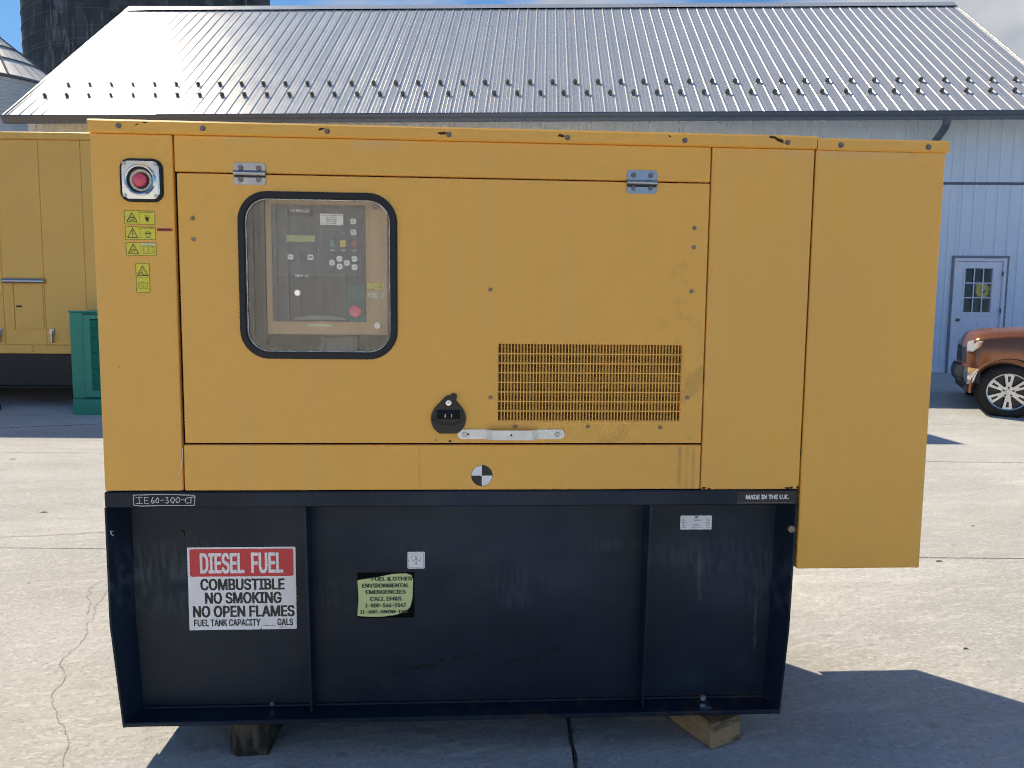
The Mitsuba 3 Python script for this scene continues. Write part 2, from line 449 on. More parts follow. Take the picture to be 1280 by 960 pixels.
def tube(pts, r, n=8):
    pts = np.asarray(pts, float)
    ring = []
    for i, p in enumerate(pts):
        d = pts[min(i + 1, len(pts) - 1)] - pts[max(i - 1, 0)]
        d /= np.linalg.norm(d)
        a = np.cross(d, [0.31, 0.2, 0.93])
        if np.linalg.norm(a) < 0.1:
            a = np.cross(d, [1, 0, 0])
        a /= np.linalg.norm(a)
        b = np.cross(d, a)
        t = np.linspace(0, 2 * np.pi, n, endpoint=False)
        rr = r[i] if hasattr(r, '__len__') else r
        ring.append(p + rr * (np.cos(t)[:, None] * a + np.sin(t)[:, None] * b))
    v = np.vstack(ring + [pts[:1], pts[-1:]])
    f, m = [], len(pts)
    for i in range(m - 1):
        for j in range(n):
            k = (j + 1) % n
            f += [(i * n + j, i * n + k, (i + 1) * n + k), (i * n + j, (i + 1) * n + k, (i + 1) * n + j)]
    for j in range(n):
        k = (j + 1) % n
        f += [(m * n, k, j), (m * n + 1, (m - 1) * n + j, (m - 1) * n + k)]
    return trimesh.Trimesh(v, f, process=False)


def extrude_xz_along_x(poly_yz, x0, x1):
    """A closed (y, z) outline swept along x."""
    m = trimesh.creation.extrude_polygon(poly_yz, x1 - x0, engine='earcut')
    v = m.vertices
    m.vertices = np.stack([x0 + v[:, 2], v[:, 0], v[:, 1]], -1)
    return m


# ------------------------------------------------------------------ the ground
gy = np.array([-600, -60, -20, 10.2, 14.9, 60, 1500.0])
gx = np.array([-1500, -60, 0, 60, 1500.0])
V = np.array([(x, y, ground_z(y) - 0.045) for y in gy for x in gx])
Fq = [(j * 5 + i, j * 5 + i + 1, j * 5 + 6 + i, j * 5 + 5 + i) for j in range(len(gy) - 1) for i in range(4)]
add('ground', trimesh.Trimesh(*[V, np.vstack([np.array(Fq)[:, [0, 1, 2]], np.array(Fq)[:, [0, 2, 3]]])], process=False), 'earth', kind='structure')
ys = [-23.2, -20.12, -17.04, -13.96, -10.88, -7.8, -4.72, -1.64, 1.44, 4.49, 7.56, 10.2, 12.6, 15.2]
xs = [-28.0, -21.0, -14.0, -7.0, 0.22, 7.0, 14.0, 21.0, 28.0]
bed = [bx(-28, 28, ys[0], 10.2, -0.03, -0.014)]
add('ground__joint_bed', bed, 'joint_dirt')
bedr = bx(-28, 28, 0, 1, -0.03, -0.014)
vv = bedr.vertices.copy()
vv[:, 2] += np.where(vv[:, 1] > 0.5, ground_z(15.2), 0)
vv[:, 1] = np.where(vv[:, 1] > 0.5, 15.2, 10.2)
bedr.vertices = vv
add('ground__joint_bed', bedr, 'joint_dirt')
for j in range(len(ys) - 1):
    for i in range(len(xs) - 1):
        jig = 0.0015 * rng.standard_normal(4)
        s = cbx(xs[i] + 0.004, xs[i + 1] - 0.004, ys[j] + 0.004, ys[j + 1] - 0.004, -0.02, 0.0, 0.003)
        v = s.vertices.copy()
        v[:, 2] += ground_z(v[:, 1])
        v[:, 2] += np.where(v[:, 2] > -0.01, jig[0], 0)
        s.vertices = v
        add('ground__slab', s, 'concrete')


def crack(pts, w, key='ground__crack', mat='crack_dark', amp=0.02, step=0.02):
    """An irregular dark line in the slab: a thin strip along a wandering path."""
    pts = np.asarray(pts, float)
    L = np.concatenate([[0], np.cumsum(np.linalg.norm(np.diff(pts, axis=0), axis=1))])
    t = np.arange(0, L[-1], step)
    x, y = np.interp(t, L, pts[:, 0]), np.interp(t, L, pts[:, 1])
    q = np.stack([t * 9, t * 0, t * 0 + pts[0, 0]], -1)
    ox = (meshkit.fbm(q, 5, 3) - 0.5) * 2 * amp
    oy = (meshkit.fbm(q, 5, 8) - 0.5) * 2 * amp
    x, y = x + ox, y + oy
    d = np.stack([np.gradient(x), np.gradient(y)], -1)
    d /= np.linalg.norm(d, axis=1, keepdims=True)
    ww = w * (0.4 + 1.2 * meshkit.fbm(q * 3, 3, 4))[:, None]
    nrm = np.stack([-d[:, 1], d[:, 0]], -1)
    a, b = np.stack([x, y], -1) + nrm * ww / 2, np.stack([x, y], -1) - nrm * ww / 2
    n = len(t)
    v = np.vstack([np.c_[a, ground_z(a[:, 1]) + 0.004], np.c_[b, ground_z(b[:, 1]) + 0.004]])
    f = []
    for i in range(n - 1):
        f += [(i, i + n, i + 1), (i + 1, i + n, i + n + 1)]
    add(key, trimesh.Trimesh(v, f, process=False), mat)


crack([(-2.35, 4.45), (-2.26, 4.1), (-2.13, 3.784), (-1.95, 3.3), (-1.86, 2.95), (-1.62, 2.55), (-1.437, 2.286), (-1.3, 1.9)], 0.0026, amp=0.05, step=0.008)
crack([(-2.24, 3.95), (-2.18, 3.7), (-2.05, 3.5)], 0.003, amp=0.05, step=0.012)
crack([(-7.0, 4.63), (-3.303, 4.695), (-2.709, 4.84), (-2.0, 4.85)], 0.007, amp=0.03)
crack([(0.215, 1.7), (0.222, 2.6), (0.218, 3.4)], 0.011, key='ground__dark_line', mat='line_black', amp=0.012)  # tar-sealed crack
crack([(-8.6, 9.2), (-6.6, 8.95), (-5.2, 9.55), (-4.3, 9.9)], 0.03, key='ground__dark_line', mat='line_black', amp=0.03)  # thin dark diagonal strip across the slabs at far left

# a few flakes of bark and grit lying on the slabs
for x, y, r in ((2.62, 4.42, 0.035), (2.70, 3.55, 0.030), (2.05, 3.22, 0.025), (-3.4, 5.3, 0.05), (-1.75, 3.25, 0.018), (-2.6, 3.9, 0.02), (1.72, 2.66, 0.014), (1.30, 2.52, 0.012), (3.3, 5.2, 0.03), (-4.9, 7.2, 0.05), (1.05, 2.95, 0.012), (0.1, 2.42, 0.010)):
    a = np.sort(rng.random(9) * 2 * np.pi)
    k = 0.6 + 0.5 * rng.random(9)
    r *= 0.5
    ring = np.c_[x + 1.4 * r * k * np.cos(a), y + 0.6 * r * k * np.sin(a)]
    q = [(p[0], p[1], 0.0005) for p in ring] + [(x + (p[0] - x) * 0.5, y + (p[1] - y) * 0.5, 0.25 * r) for p in ring]
    add('ground__bark_flake', trimesh.convex.convex_hull(np.array(q)), 'bark')

# ------------------------------------------------------------------ the barn
barn = thing('barn', 'white ribbed metal barn with pale steel roof, dark gutter and rows of snow guards', 'barn')
RP = rad(38.85)
EZ, EOFF = 5.27, -0.70           # height and depth of the eave
SL = 6.06                        # length of the roof slope
XL, XR = -19.36, 1.05            # roof ends
RIDGE = (EOFF + SL * math.cos(RP), EZ + SL * math.sin(RP))
EAVE_TILT = 0.0045


def rib_profile(x0, x1, minor=True, h=0.014):
    """(x, height) along a ribbed steel sheet; major ribs every 0.2286 m, at the sheet's multiples of it."""
    P, pts = 0.2286, [(x0, 0.0)]
    k = math.floor(x0 / P)
    while k * P < x1 + P:
        c = k * P + P / 2
        cand = [(c - 0.022, 0), (c - 0.009, h), (c + 0.009, h), (c + 0.022, 0)]
        if minor:
            for m in (-0.076 + P / 2 + 0.0 , 0.076 + P / 2):
                q = k * P + m + P / 2 - P / 2
            for q in (c + 0.076, c + 0.152):
                cand += [(q - 0.012, 0), (q - 0.006, 0.0026), (q + 0.006, 0.0026), (q + 0.012, 0)]
        pts += [c2 for c2 in cand if x0 < c2[0] < x1]
        k += 1
    pts.append((x1, 0.0))
    return pts


def sheet_xz(x0, x1, z0, z1, t=0.004, minor=False, h=0.014):
    """A ribbed wall sheet: ribs upright, face at depth 0 and ribs towards the viewer."""
    pr = rib_profile(x0, x1, minor, h)
    poly = Polygon([(x, -a) for x, a in pr] + [(x1, t), (x0, t)])
    m = trimesh.creation.extrude_polygon(poly, z1 - z0, engine='earcut')
    m.apply_translation((0, 0, z0))
    return m


def roof_point(x, s, off):
    """Barn coordinates of a point on the roof: x along the eave, s up the slope, off above the sheet."""
    return np.stack([x, EOFF + s * math.cos(RP) - off * math.sin(RP), EZ + s * math.sin(RP) + off * math.cos(RP) + EAVE_TILT * (x + 9.4) * (1 - s / SL)], -1)


P4 = 0.9144
k0 = math.floor(XL / P4)
xe = [XL] + [k * P4 for k in range(k0 + 1, int(XR / P4) + 1) if XL + 0.2 < k * P4 < XR - 0.1] + [XR]
for a, b in zip(xe[:-1], xe[1:]):
    pr = np.array(rib_profile(a + 0.0015, b - 0.0015, True))
    lift = 0.0012 * rng.random()
    n = len(pr)
    rows = []
    for s, base in ((-0.04, 0), (SL, 0), (SL, -0.004), (-0.04, -0.004)):
        rows.append(roof_point(pr[:, 0], np.full(n, s), pr[:, 1] + base + lift))
    v = np.vstack(rows)
    f = []
    for i in range(n - 1):
        f += [(i, i + 1, n + i + 1), (i, n + i + 1, n + i)]
        f += [(3 * n + i, 2 * n + i + 1, 3 * n + i + 1), (3 * n + i, 2 * n + i, 2 * n + i + 1)]
        f += [(3 * n + i, 3 * n + i + 1, i + 1), (3 * n + i, i + 1, i)]
    add('barn__roof__panel', trimesh.Trimesh(v, f, process=False), 'roof_metal', MB_)
back = np.array([roof_point(XL, SL, 0), roof_point(XR, SL, 0), [XR, RIDGE[0] * 2 - EOFF, EZ], [XL, RIDGE[0] * 2 - EOFF, EZ]])
add('barn__roof__rear_slope', trimesh.Trimesh(back, [(0, 1, 2), (0, 2, 3)], process=False), 'roof_metal', MB_)
# ridge cap, rake trims
rc = Polygon([(RIDGE[0] - 0.20, RIDGE[1] - 0.115), (RIDGE[0], RIDGE[1] + 0.05), (RIDGE[0] + 0.20, RIDGE[1] - 0.115), (RIDGE[0], RIDGE[1] + 0.035)])
add('barn__roof__ridge_cap', extrude_xz_along_x(rc, XL - 0.03, XR + 0.03), 'roof_metal', MB_)
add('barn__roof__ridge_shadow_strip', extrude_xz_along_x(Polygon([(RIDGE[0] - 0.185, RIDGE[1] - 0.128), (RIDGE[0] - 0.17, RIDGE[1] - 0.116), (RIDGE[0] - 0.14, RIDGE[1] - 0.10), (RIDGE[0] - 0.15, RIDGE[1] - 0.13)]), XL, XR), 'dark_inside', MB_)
for sx, x in ((-1, XL), (1, XR)):
    q = []
    for s in (-0.05, SL):
        for dx, o in ((0.005, 0.03), (sx * 0.03, 0.03), (sx * 0.03, -0.12), (0.005, -0.12)):
            q.append(roof_point(np.array(x + dx), s, o))
    add('barn__roof__rake_trim', trimesh.convex.convex_hull(np.array(q)), 'roof_metal', MB_)


def snow_guard(x, s):
    """An L-shaped guard: a foot plate screwed flat, an upright curved fin and its brace."""
    ms = []

    def quad(pts):
        pts = [(x + (a - x) * 0.84, s + (b - s) * 0.90, c * 0.86) for a, b, c in pts]
        return trimesh.convex.convex_hull(np.array([roof_point(np.array(a), b, c) for a, b, c in pts]))
    ms.append(quad([(x + a, s + b, c) for a in (-0.04, 0.04) for b in (-0.055, 0.055) for c in (0.0, 0.010)]))
    ms.append(quad([(x + a, s + b, c) for a in (-0.05, 0.05) for b in (0.040, 0.055) for c in (0.008, 0.075)]))
    ms.append(quad([(x + a, s + b, c) for a in (-0.03, 0.03) for b in (0.045, 0.075) for c in (0.070, 0.092)]))
    ms.append(quad([(x + a, s - 0.05, 0.010) for a in (-0.008, 0.008)] + [(x + a, s + 0.045, 0.010) for a in (-0.008, 0.008)] + [(x + a, s + 0.045, 0.07) for a in (-0.008, 0.008)]))
    return cat(ms)


for k in range(44):
    for x, s in ((-18.72 + 0.4572 * k, 1.33), (-18.96 + 0.4572 * k, 0.80)):
        if x < XR - 0.1:
            add('barn__snow_guard', snow_guard(x, s), 'clip_metal', MB_)

# gutter: an ogee channel under the eave
prof = [(-0.72, 5.235), (-0.845, 5.235), (-0.855, 5.215), (-0.84, 5.20), (-0.80, 5.135), (-0.79, 5.105), (-0.70, 5.105), (-0.70, 5.115), (-0.785, 5.115), (-0.835, 5.215), (-0.72, 5.222)]
gut = extrude_xz_along_x(Polygon([(-0.70, 5.245), (-0.845, 5.245), (-0.855, 5.225), (-0.842, 5.205), (-0.838, 5.185), (-0.805, 5.145), (-0.795, 5.105), (-0.70, 5.105)]), XL + 0.02, XR - 0.02)


def tilt(m):
    v = m.vertices.copy()
    v[:, 2] += EAVE_TILT * (v[:, 0] + 9.4)
    m.vertices = v
    return m


add('barn__gutter', tilt(gut), 'slate_trim', MB_)
# walls
ZT, BANDZ, WB = 5.74, 4.103, 0.25
WXL, WXR = -19.34, 0.95
DX0, DX1, DZ1 = -0.655, 0.360, 2.655     # the door opening with its frame
edges = [WXL] + [DX0 - P4 * k for k in range(20, -1, -1)] + [DX1, WXR]
edges = [e for i, e in enumerate(edges) if i == 0 or e > WXL + 0.05]
for a, b in zip(edges[:-1], edges[1:]):
    z1 = ZT + EAVE_TILT * (a + 9.4) - 0.006
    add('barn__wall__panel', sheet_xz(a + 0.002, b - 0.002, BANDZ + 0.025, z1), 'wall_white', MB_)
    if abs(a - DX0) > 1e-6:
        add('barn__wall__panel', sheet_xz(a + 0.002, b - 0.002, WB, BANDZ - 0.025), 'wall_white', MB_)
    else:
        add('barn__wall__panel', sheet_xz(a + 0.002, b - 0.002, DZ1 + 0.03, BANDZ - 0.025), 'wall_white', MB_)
add('barn__wall__band', cbx(WXL, WXR, -0.022, 0.0, BANDZ - 0.024, BANDZ + 0.024, 0.004), 'slate_trim', MB_)
add('barn__wall__corner_trim', [cbx(WXL - 0.03, WXL + 0.12, -0.024, 0.02, WB, 5.60, 0.004)], 'wall_white', MB_)
gable = Polygon([(0.01, WB), (RIDGE[0] * 2 - EOFF - 0.7, WB), (RIDGE[0] * 2 - EOFF - 0.7, 5.65), (RIDGE[0], RIDGE[1] - 0.10), (0.01, 5.65)])
for x in (WXL, WXR):
    add('barn__wall__gable', extrude_xz_along_x(gable, x - 0.02, x + 0.02), 'wall_white', MB_)
add('barn__wall__rear', bx(WXL, WXR, RIDGE[0] * 2 - EOFF - 0.72, RIDGE[0] * 2 - EOFF - 0.68, WB, 5.2), 'wall_white', MB_)
add('barn__floor_slab', bx(WXL, WXR, 0.02, RIDGE[0] * 2 - EOFF - 0.72, 0.30, 0.40), 'joint_dirt', MB_)
# downspout with an offset elbow
ds = []
path = [(-1.36, -0.78, 5.14), (-1.36, -0.76, 5.06), (-1.355, -0.66, 4.97), (-1.31, -0.28, 4.84), (-1.295, -0.10, 4.76), (-1.29, -0.05, 4.64), (-1.28, -0.05, 0.55)]


def box_tube(path, a, b):
    q = []
    for i, p in enumerate(path):
        p = np.array(p)
        d = np.array(path[min(i + 1, len(path) - 1)]) - np.array(path[max(i - 1, 0)])
        d /= np.linalg.norm(d)
        s = np.array([1.0, 0, 0])
        w = np.cross(d, s)
        w /= np.linalg.norm(w)
        q.append([p + s * a * i1 + w * b * i2 for i1, i2 in ((-1, -1), (1, -1), (1, 1), (-1, 1))])
    v = np.array(q).reshape(-1, 3)
    f = []
    for i in range(len(path) - 1):
        for j in range(4):
            k = (j + 1) % 4
            f += [(i * 4 + j, i * 4 + k, i * 4 + 4 + k), (i * 4 + j, i * 4 + 4 + k, i * 4 + 4 + j)]
    return trimesh.Trimesh(v, f, process=False)


add('barn__downspout', box_tube(path, 0.055, 0.04), 'slate_trim', MB_)
# the entry door with nine panes
for nm, m in (('frame', cat([cbx(DX0, DX0 + 0.065, -0.035, 0.05, 0.46, DZ1, 0.005), cbx(DX1 - 0.065, DX1, -0.035, 0.05, 0.46, DZ1, 0.005), cbx(DX0 + 0.065, DX1 - 0.065, -0.034, 0.05, DZ1 - 0.065, DZ1, 0.005)])),
              ('sill', cbx(DX0, DX1, -0.05, 0.05, 0.30, 0.455, 0.006))):
    add('barn__door__' + nm, m, 'door_white', MB_)
add('barn__door__drip_cap', [cbx(DX0 - 0.044, DX1 + 0.044, -0.045, 0.0, DZ1 + 0.002, DZ1 + 0.045, 0.003), cbx(DX0 - 0.042, DX0 - 0.004, -0.03, 0.0, 0.36, DZ1, 0.003), cbx(DX1 + 0.004, DX1 + 0.042, -0.03, 0.0, 0.36, DZ1, 0.003)], 'door_surround', MB_)
sx0, sx1, sz0, sz1 = DX0 + 0.072, DX1 - 0.072, 0.54, DZ1 - 0.072
wx0, wx1, wz0, wz1 = -0.420, 0.105, 1.590, 2.455
slab = sbox(sx0, sz0, sx1, sz1).difference(sbox(wx0, wz0, wx1, wz1))
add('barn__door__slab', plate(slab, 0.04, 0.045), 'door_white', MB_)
lowp = []
for a, b in ((-0.455, -0.19), (-0.125, 0.14)):
    lowp.append(plate(sbox(a, 0.74, b, 1.40).difference(sbox(a + 0.03, 0.77, b - 0.03, 1.37)), -0.005, 0.008, 0.003))
    lowp.append(plate(sbox(a + 0.055, 0.795, b - 0.055, 1.345), -0.005, 0.007, 0.003))
add('barn__door__raised_panel', lowp[0:2], 'door_white', MB_)
add('barn__door__raised_panel', lowp[2:4], 'door_white', MB_)
add('barn__door__window_frame', plate(sbox(wx0 - 0.035, wz0 - 0.035, wx1 + 0.035, wz1 + 0.035).difference(sbox(wx0, wz0, wx1, wz1)), -0.005, 0.014, 0.005), 'door_white', MB_)
pw, ph = (wx1 - wx0) / 3, (wz1 - wz0) / 3
mun = [cbx(wx0 + pw * i - 0.011, wx0 + pw * i + 0.011, -0.012, 0.004, wz0, wz1, 0.003) for i in (1, 2)]
mun += [cbx(wx0, wx1, -0.011, 0.003, wz0 + ph * i - 0.011, wz0 + ph * i + 0.011, 0.003) for i in (1, 2)]
for m in mun:
    add('barn__door__muntin', m, 'door_white', MB_)
for i in range(3):
    for j in range(3):
        a, b, c, d = wx0 + pw * i + 0.011 * (i > 0), wx0 + pw * (i + 1) - 0.011 * (i < 2), wz0 + ph * j + 0.011 * (j > 0), wz0 + ph * (j + 1) - 0.011 * (j < 2)
        add('barn__door__pane', trimesh.Trimesh([(a, 0.016, c), (b, 0.016, c), (b, 0.016, d), (a, 0.016, d)], [(0, 1, 2), (0, 2, 3)], process=False), 'door_glass', MB_)
add('barn__door__knob', [cyl_y(-0.520, 1.435, -0.004, -0.012, 0.032), cyl_y(-0.520, 1.435, -0.012, -0.05, 0.012), cyl_y(-0.520, 1.435, -0.05, -0.075, 0.030, r2=0.022)], 'bolt_metal', MB_)
for z in (0.86, 1.62, 2.35):
    add('barn__door__hinge', cbx(sx1 - 0.006, sx1 + 0.014, -0.05, -0.02, z - 0.05, z + 0.05, 0.004), 'slate_trim', MB_)
# the round yellow ornament behind the glass
orn = [lathe_y([(0.05, 0.10), (0.055, 0.085), (0.10, 0.075), (0.135, 0.085), (0.145, 0.10), (0.13, 0.115), (0.05, 0.115), (0.05, 0.10)], 0.0, 2.02, 28),
       cyl_y(-0.02, 2.06, 0.12, 0.09, 0.062), cyl_y(-0.09, 2.13, 0.12, 0.10, 0.05), cyl_y(-0.085, 1.99, 0.12, 0.098, 0.04)]
add('door_ornament', orn, 'ornament_yellow', MB_, smooth=40, label='round yellow ornament hanging behind the small panes of the white barn door', category='ornament')

# ------------------------------------------------------------------ the dark stave silo and the grain bin behind the barn
silo = thing('silo', 'tall dark weathered stave silo behind the left end of the barn roof', 'silo')
add('silo__wall', lathe_z([(4.9, 0), (4.9, 15.9), (5.0, 15.95), (5.0, 16.2), (4.7, 16.2), (0.01, 17.2)], -15.9, 34.0, 96), 'silo_dark', smooth=30)
for k in range(11):
    z = 9.0 + 0.62 * k
    add('silo__hoop', lathe_z([(4.89, z - 0.014), (4.92, z - 0.009), (4.92, z + 0.009), (4.89, z + 0.014)], -15.9, 34.0, 96), 'bin_trim')
bin_ = thing('grain_bin', 'corrugated steel grain bin with a shallow ribbed cone roof, left of the dark silo', 'grain bin')
BXc, BYc, BR, BE = -17.75, 26.0, 2.5, 8.78
zz = np.arange(0, BE, 0.0145)
add('grain_bin__wall', lathe_z([(BR + 0.020 * math.cos(2 * math.pi * z / 0.116), z) for z in zz], BXc, BYc, 72), 'bin_metal', smooth=40)
apex = BE + 1.78
add('grain_bin__roof', lathe_z([(BR + 0.10, BE - 0.06), (BR + 0.10, BE), (0.35, apex), (0.35, apex + 0.15), (0.01, apex + 0.22)], BXc, BYc, 72), 'bin_roof')
add('grain_bin__roof__eave_ring', lathe_z([(BR + 0.10, BE - 0.07), (BR + 0.13, BE - 0.05), (BR + 0.13, BE + 0.01), (BR + 0.09, BE + 0.03)], BXc, BYc, 72), 'bin_trim')


def on_roof(a, r, o=0.0):
    return np.array([BXc + r * math.cos(a), BYc + r * math.sin(a), BE + (BR + 0.10 - r) * 1.78 / (BR + 0.10 - 0.35) + o])


for k in range(40):
    a = 2 * math.pi * k / 40
    big = k % 5 == 0
    add('grain_bin__roof__rib', tube([on_roof(a, BR + 0.08, 0.01), on_roof(a, 0.36, 0.01)], 0.035 if big else 0.010, 5), 'bin_trim' if big else 'bin_roof')
for r in (1.0, 1.7):
    add('grain_bin__roof__ring', tube([on_roof(2 * math.pi * k / 40, r, 0.03) for k in range(41)], 0.022, 5), 'bin_trim')

# ------------------------------------------------------------------ the white building behind the photographer (it lights the front and shows in the glass)
shed = thing('white_shed', 'long white ribbed metal shed facing the generator from behind the camera', 'shed')
MS = frame(np.array([0, -11.0, 0]), math.pi)
for k in range(-2, 24):
    a = k * P4
    add('white_shed__wall_panel', sheet_xz(a + 0.002, a + P4 - 0.002, -0.02, 4.6, h=0.016), 'shed_white', MS)
add('white_shed__body', bx(-2 * P4, 24 * P4, 0.01, 9.0, -0.02, 4.6), 'shed_white', MS)
rf = Polygon([(-0.4, 4.6), (4.5, 7.0), (9.4, 4.6)])
add('white_shed__roof', extrude_xz_along_x(rf, -2 * P4 - 0.3, 24 * P4 + 0.3), 'roof_metal', MS)

# ------------------------------------------------------------------ the long yellow generator housing behind, its green neighbour
cont = thing('generator_container', 'long yellow generator housing on a black base frame behind the teal green cabinet', 'generator')
CX0, CX1, CD, CZ1 = -12.2, 2.918, 2.45, 3.947
add('generator_container__body', bx(CX0 + 0.01, CX1 - 0.01, 0.03, CD, 0.80, CZ1 - 0.04), 'container_paint', MC)
seams = [CX0, -8.49, -7.90, -7.31, -6.72, -6.13, -5.54, -4.95, CX1]
hx0, hx1, hz0, hz1 = -7.160, -6.750, 1.184, 1.812
for a, b in zip(seams[:-1], seams[1:]):
    poly = sbox(a + 0.002, 0.958, b - 0.002, 3.838)
    if a < hx1 and b > hx0:
        poly = poly.difference(sbox(hx0 - 0.006, hz0 - 0.006, hx1 + 0.006, hz1 + 0.006))
    add('generator_container__panel', plate(poly, 0.03, 0.03, 0.004), 'container_paint', MC)
add('generator_container__roof_trim', cbx(CX0 - 0.02, CX1 + 0.0, -0.02, CD, 3.845, CZ1, 0.012), 'container_paint', MC)
add('generator_container__added_bounce_sheet', bx(-4.0, CX1 - 0.06, 0.12, CD - 0.06, CZ1 + 0.0005, CZ1 + 0.006), 'shed_white', MC)  # unseen pale sheet, added to whiten the light bounced onto the barn wall
add('generator_container__sill_rail', cbx(CX0, CX1 - 0.005, -0.008, 0.2, 0.827, 0.953, 0.006), 'container_paint', MC)
h = add('generator_container__hatch', plate(rrect(hx0, hx1, hz0, hz1, 0.01), 0.03, 0.028, 0.004), 'container_paint', MC)
add('generator_container__hatch__slot', plate(rrect(-7.135, -7.050, 1.492, 1.518, 0.006), 0.003, 0.004), 'ink_black', MC)
add('generator_container__rain_bar', [tube([(-7.285, -0.035, 1.865), (-6.69, -0.035, 1.868)], 0.036, 14), bx(-7.28, -6.70, -0.03, 0.0, 1.86, 1.875)], 'steel', MC, smooth=40)
for x in (-7.372, -6.628):
    add('generator_container__latch', [cbx(x - 0.032, x + 0.032, -0.022, 0.0, 1.09, 1.19, 0.006), cbx(x - 0.014, x + 0.014, -0.05, -0.015, 0.985, 1.15, 0.006), cyl_y(x, 1.14, -0.02, -0.06, 0.022)], 'steel', MC, smooth=40)
for z in (0.865, 0.925):
    add('generator_container__bolt', cyl_y(-6.92, z, -0.006, -0.016, 0.010), 'bolt_metal', MC)
add('generator_container__base_frame', [cbx(CX0, CX1 - 0.02, 0.0, 0.14, 0.36, 0.826, 0.008), cbx(CX0, CX1 - 0.02, CD - 0.14, CD, 0.36, 0.826, 0.008), bx(CX0, CX1 - 0.02, 0.14, CD - 0.14, 0.45, 0.80)], 'rubber', MC)
add('generator_container__base_frame__flange', cbx(CX0, CX1 - 0.02, -0.05, 0.16, 0.330, 0.358, 0.006), 'rubber', MC)
feet = []
for x in (-11.5, -9.3, -3.6, -1.0, 1.6):
    feet.append(bx(x, x + 0.3, 0.3, CD - 0.3, 0.0, 0.329))
add('generator_container__skid', feet[0], 'rubber', MC)
for m in feet[1:]:
    add('generator_container__skid', m, 'rubber', MC)
wb = cbx(-7.75, -7.30, 10.42, 10.56, ground_z(10.5), ground_z(10.5) + 0.095, 0.008)
add('timber_offcut', wb, 'old_wood', label='dark timber offcut lying on the concrete before the black base frame at far left', category='timber')

cab = thing('electrical_cabinet', 'teal green steel cabinet with louvred door, standing before the yellow generator housing', 'cabinet')
EX0, EX1, EY, ED, EZ1 = -6.11, -4.55, 10.285, 0.42, 1.452
MGc = MI
add('electrical_cabinet__body', [cbx(EX0, EX1, EY, EY + ED, 0.235, EZ1 - 0.02, 0.008)], 'green_paint')
add('electrical_cabinet__plinth', cbx(EX0 + 0.0, EX1, EY - 0.008, EY + ED, 0.0, 0.232, 0.008), 'green_paint')
add('electrical_cabinet__roof', cbx(EX0 - 0.012, EX1 + 0.012, EY - 0.02, EY + ED + 0.01, EZ1 - 0.022, EZ1, 0.006), 'green_paint')
dx0, dx1, dz0, dz1 = -5.915, -5.10, 0.255, 1.40
lx0, lx1, lz0, lz1 = dx0 + 0.10, dx1 - 0.10, 0.36, 1.34
add('electrical_cabinet__door', plate(sbox(dx0, dz0, dx1, dz1).difference(sbox(lx0, lz0, lx1, lz1)), EY - 0.006, 0.022, 0.005), 'green_paint')
add('electrical_cabinet__door__gap', plate(sbox(dx0 - 0.014, dz0 - 0.014, dx1 + 0.014, dz1 + 0.014), EY + 0.001, 0.005), 'dark_inside')
lou = []
z = lz0 + 0.01
while z < lz1 - 0.02:
    a = trimesh.convex.convex_hull(np.array([(x, y, zq) for x in (lx0, lx1) for y, zq in ((EY - 0.006, z + 0.018), (EY - 0.006, z + 0.022), (EY - 0.026, z + 0.002), (EY - 0.026, z + 0.006))]))
    add('electrical_cabinet__door__slat', a, 'green_paint')
    z += 0.0245

# ------------------------------------------------------------------ the copper pickup at the right
WX, WX2, WZ, WR = 0.86, 4.40, 0.40, 0.405
NOSE = 0.70


def nose(x):
    return WX - (WX - x) * NOSE if x < WX else x


truck = thing('pickup_truck', 'copper brown pickup truck with chrome bumper end parked nose left before the white barn', 'pickup truck')
TS = 0.99
MT = frame(np.zeros(3), rad(-26)) @ np.diag([TS, TS, TS * 0.97, 1.0])
MT[:3, 3] = np.array([7.19, 10.72, 0.03]) - MT[:3, :3] @ np.array([0.86, -0.985, 0.0])


def section(x, w, zt, zs, zb, z0, crown=0.03):
    """Half outline of the body at station x from the crown of the hood over the shoulder down to the sill, then mirrored."""
    half = [(0.0, zt), (w * 0.45, zt - crown * 0.35), (w * 0.74, zt - crown), (w * 0.90, zs + 0.02), (w * 0.965, zs - 0.035), (w * 0.975, zb + 0.05), (w, zb), (w * 1.0, zb - 0.18), (w * 0.985, z0 + 0.12), (w * 0.95, z0), (0, z0)]
    pts = half + [(-a, b) for a, b in half[-2:0:-1]]
    return [(nose(x), a, b) for a, b in pts]


st = [section(0.10, 0.80, 1.02, 0.98, 0.86, 0.52), section(0.13, 0.86, 1.12, 1.06, 0.90, 0.46), section(0.20, 0.93, 1.255, 1.17, 0.96, 0.42), section(0.34, 0.975, 1.315, 1.205, 1.00, 0.40), section(0.60, 1.0, 1.345, 1.23, 1.02, 0.40), section(0.90, 1.005, 1.36, 1.25, 1.03, 0.40),
      section(1.30, 1.005, 1.39, 1.265, 1.03, 0.40), section(1.65, 1.0, 1.41, 1.275, 1.02, 0.40), section(2.4, 1.0, 1.30, 1.27, 1.02, 0.40), section(4.0, 1.0, 1.29, 1.27, 1.02, 0.40), section(5.75, 0.99, 1.29, 1.27, 1.02, 0.45)]
ns = len(st[0])
from scipy.interpolate import PchipInterpolator
sa = np.array(st)
xq = np.concatenate([np.linspace(sa[0, 0, 0], 1.65, 36), np.linspace(1.75, sa[-1, 0, 0], 12)])
st = [[(x, *yz) for yz in row] for x, row in zip(xq, PchipInterpolator(sa[:, 0, 0], sa[:, :, 1:], axis=0)(xq))]
v = np.array(st).reshape(-1, 3)
f = []
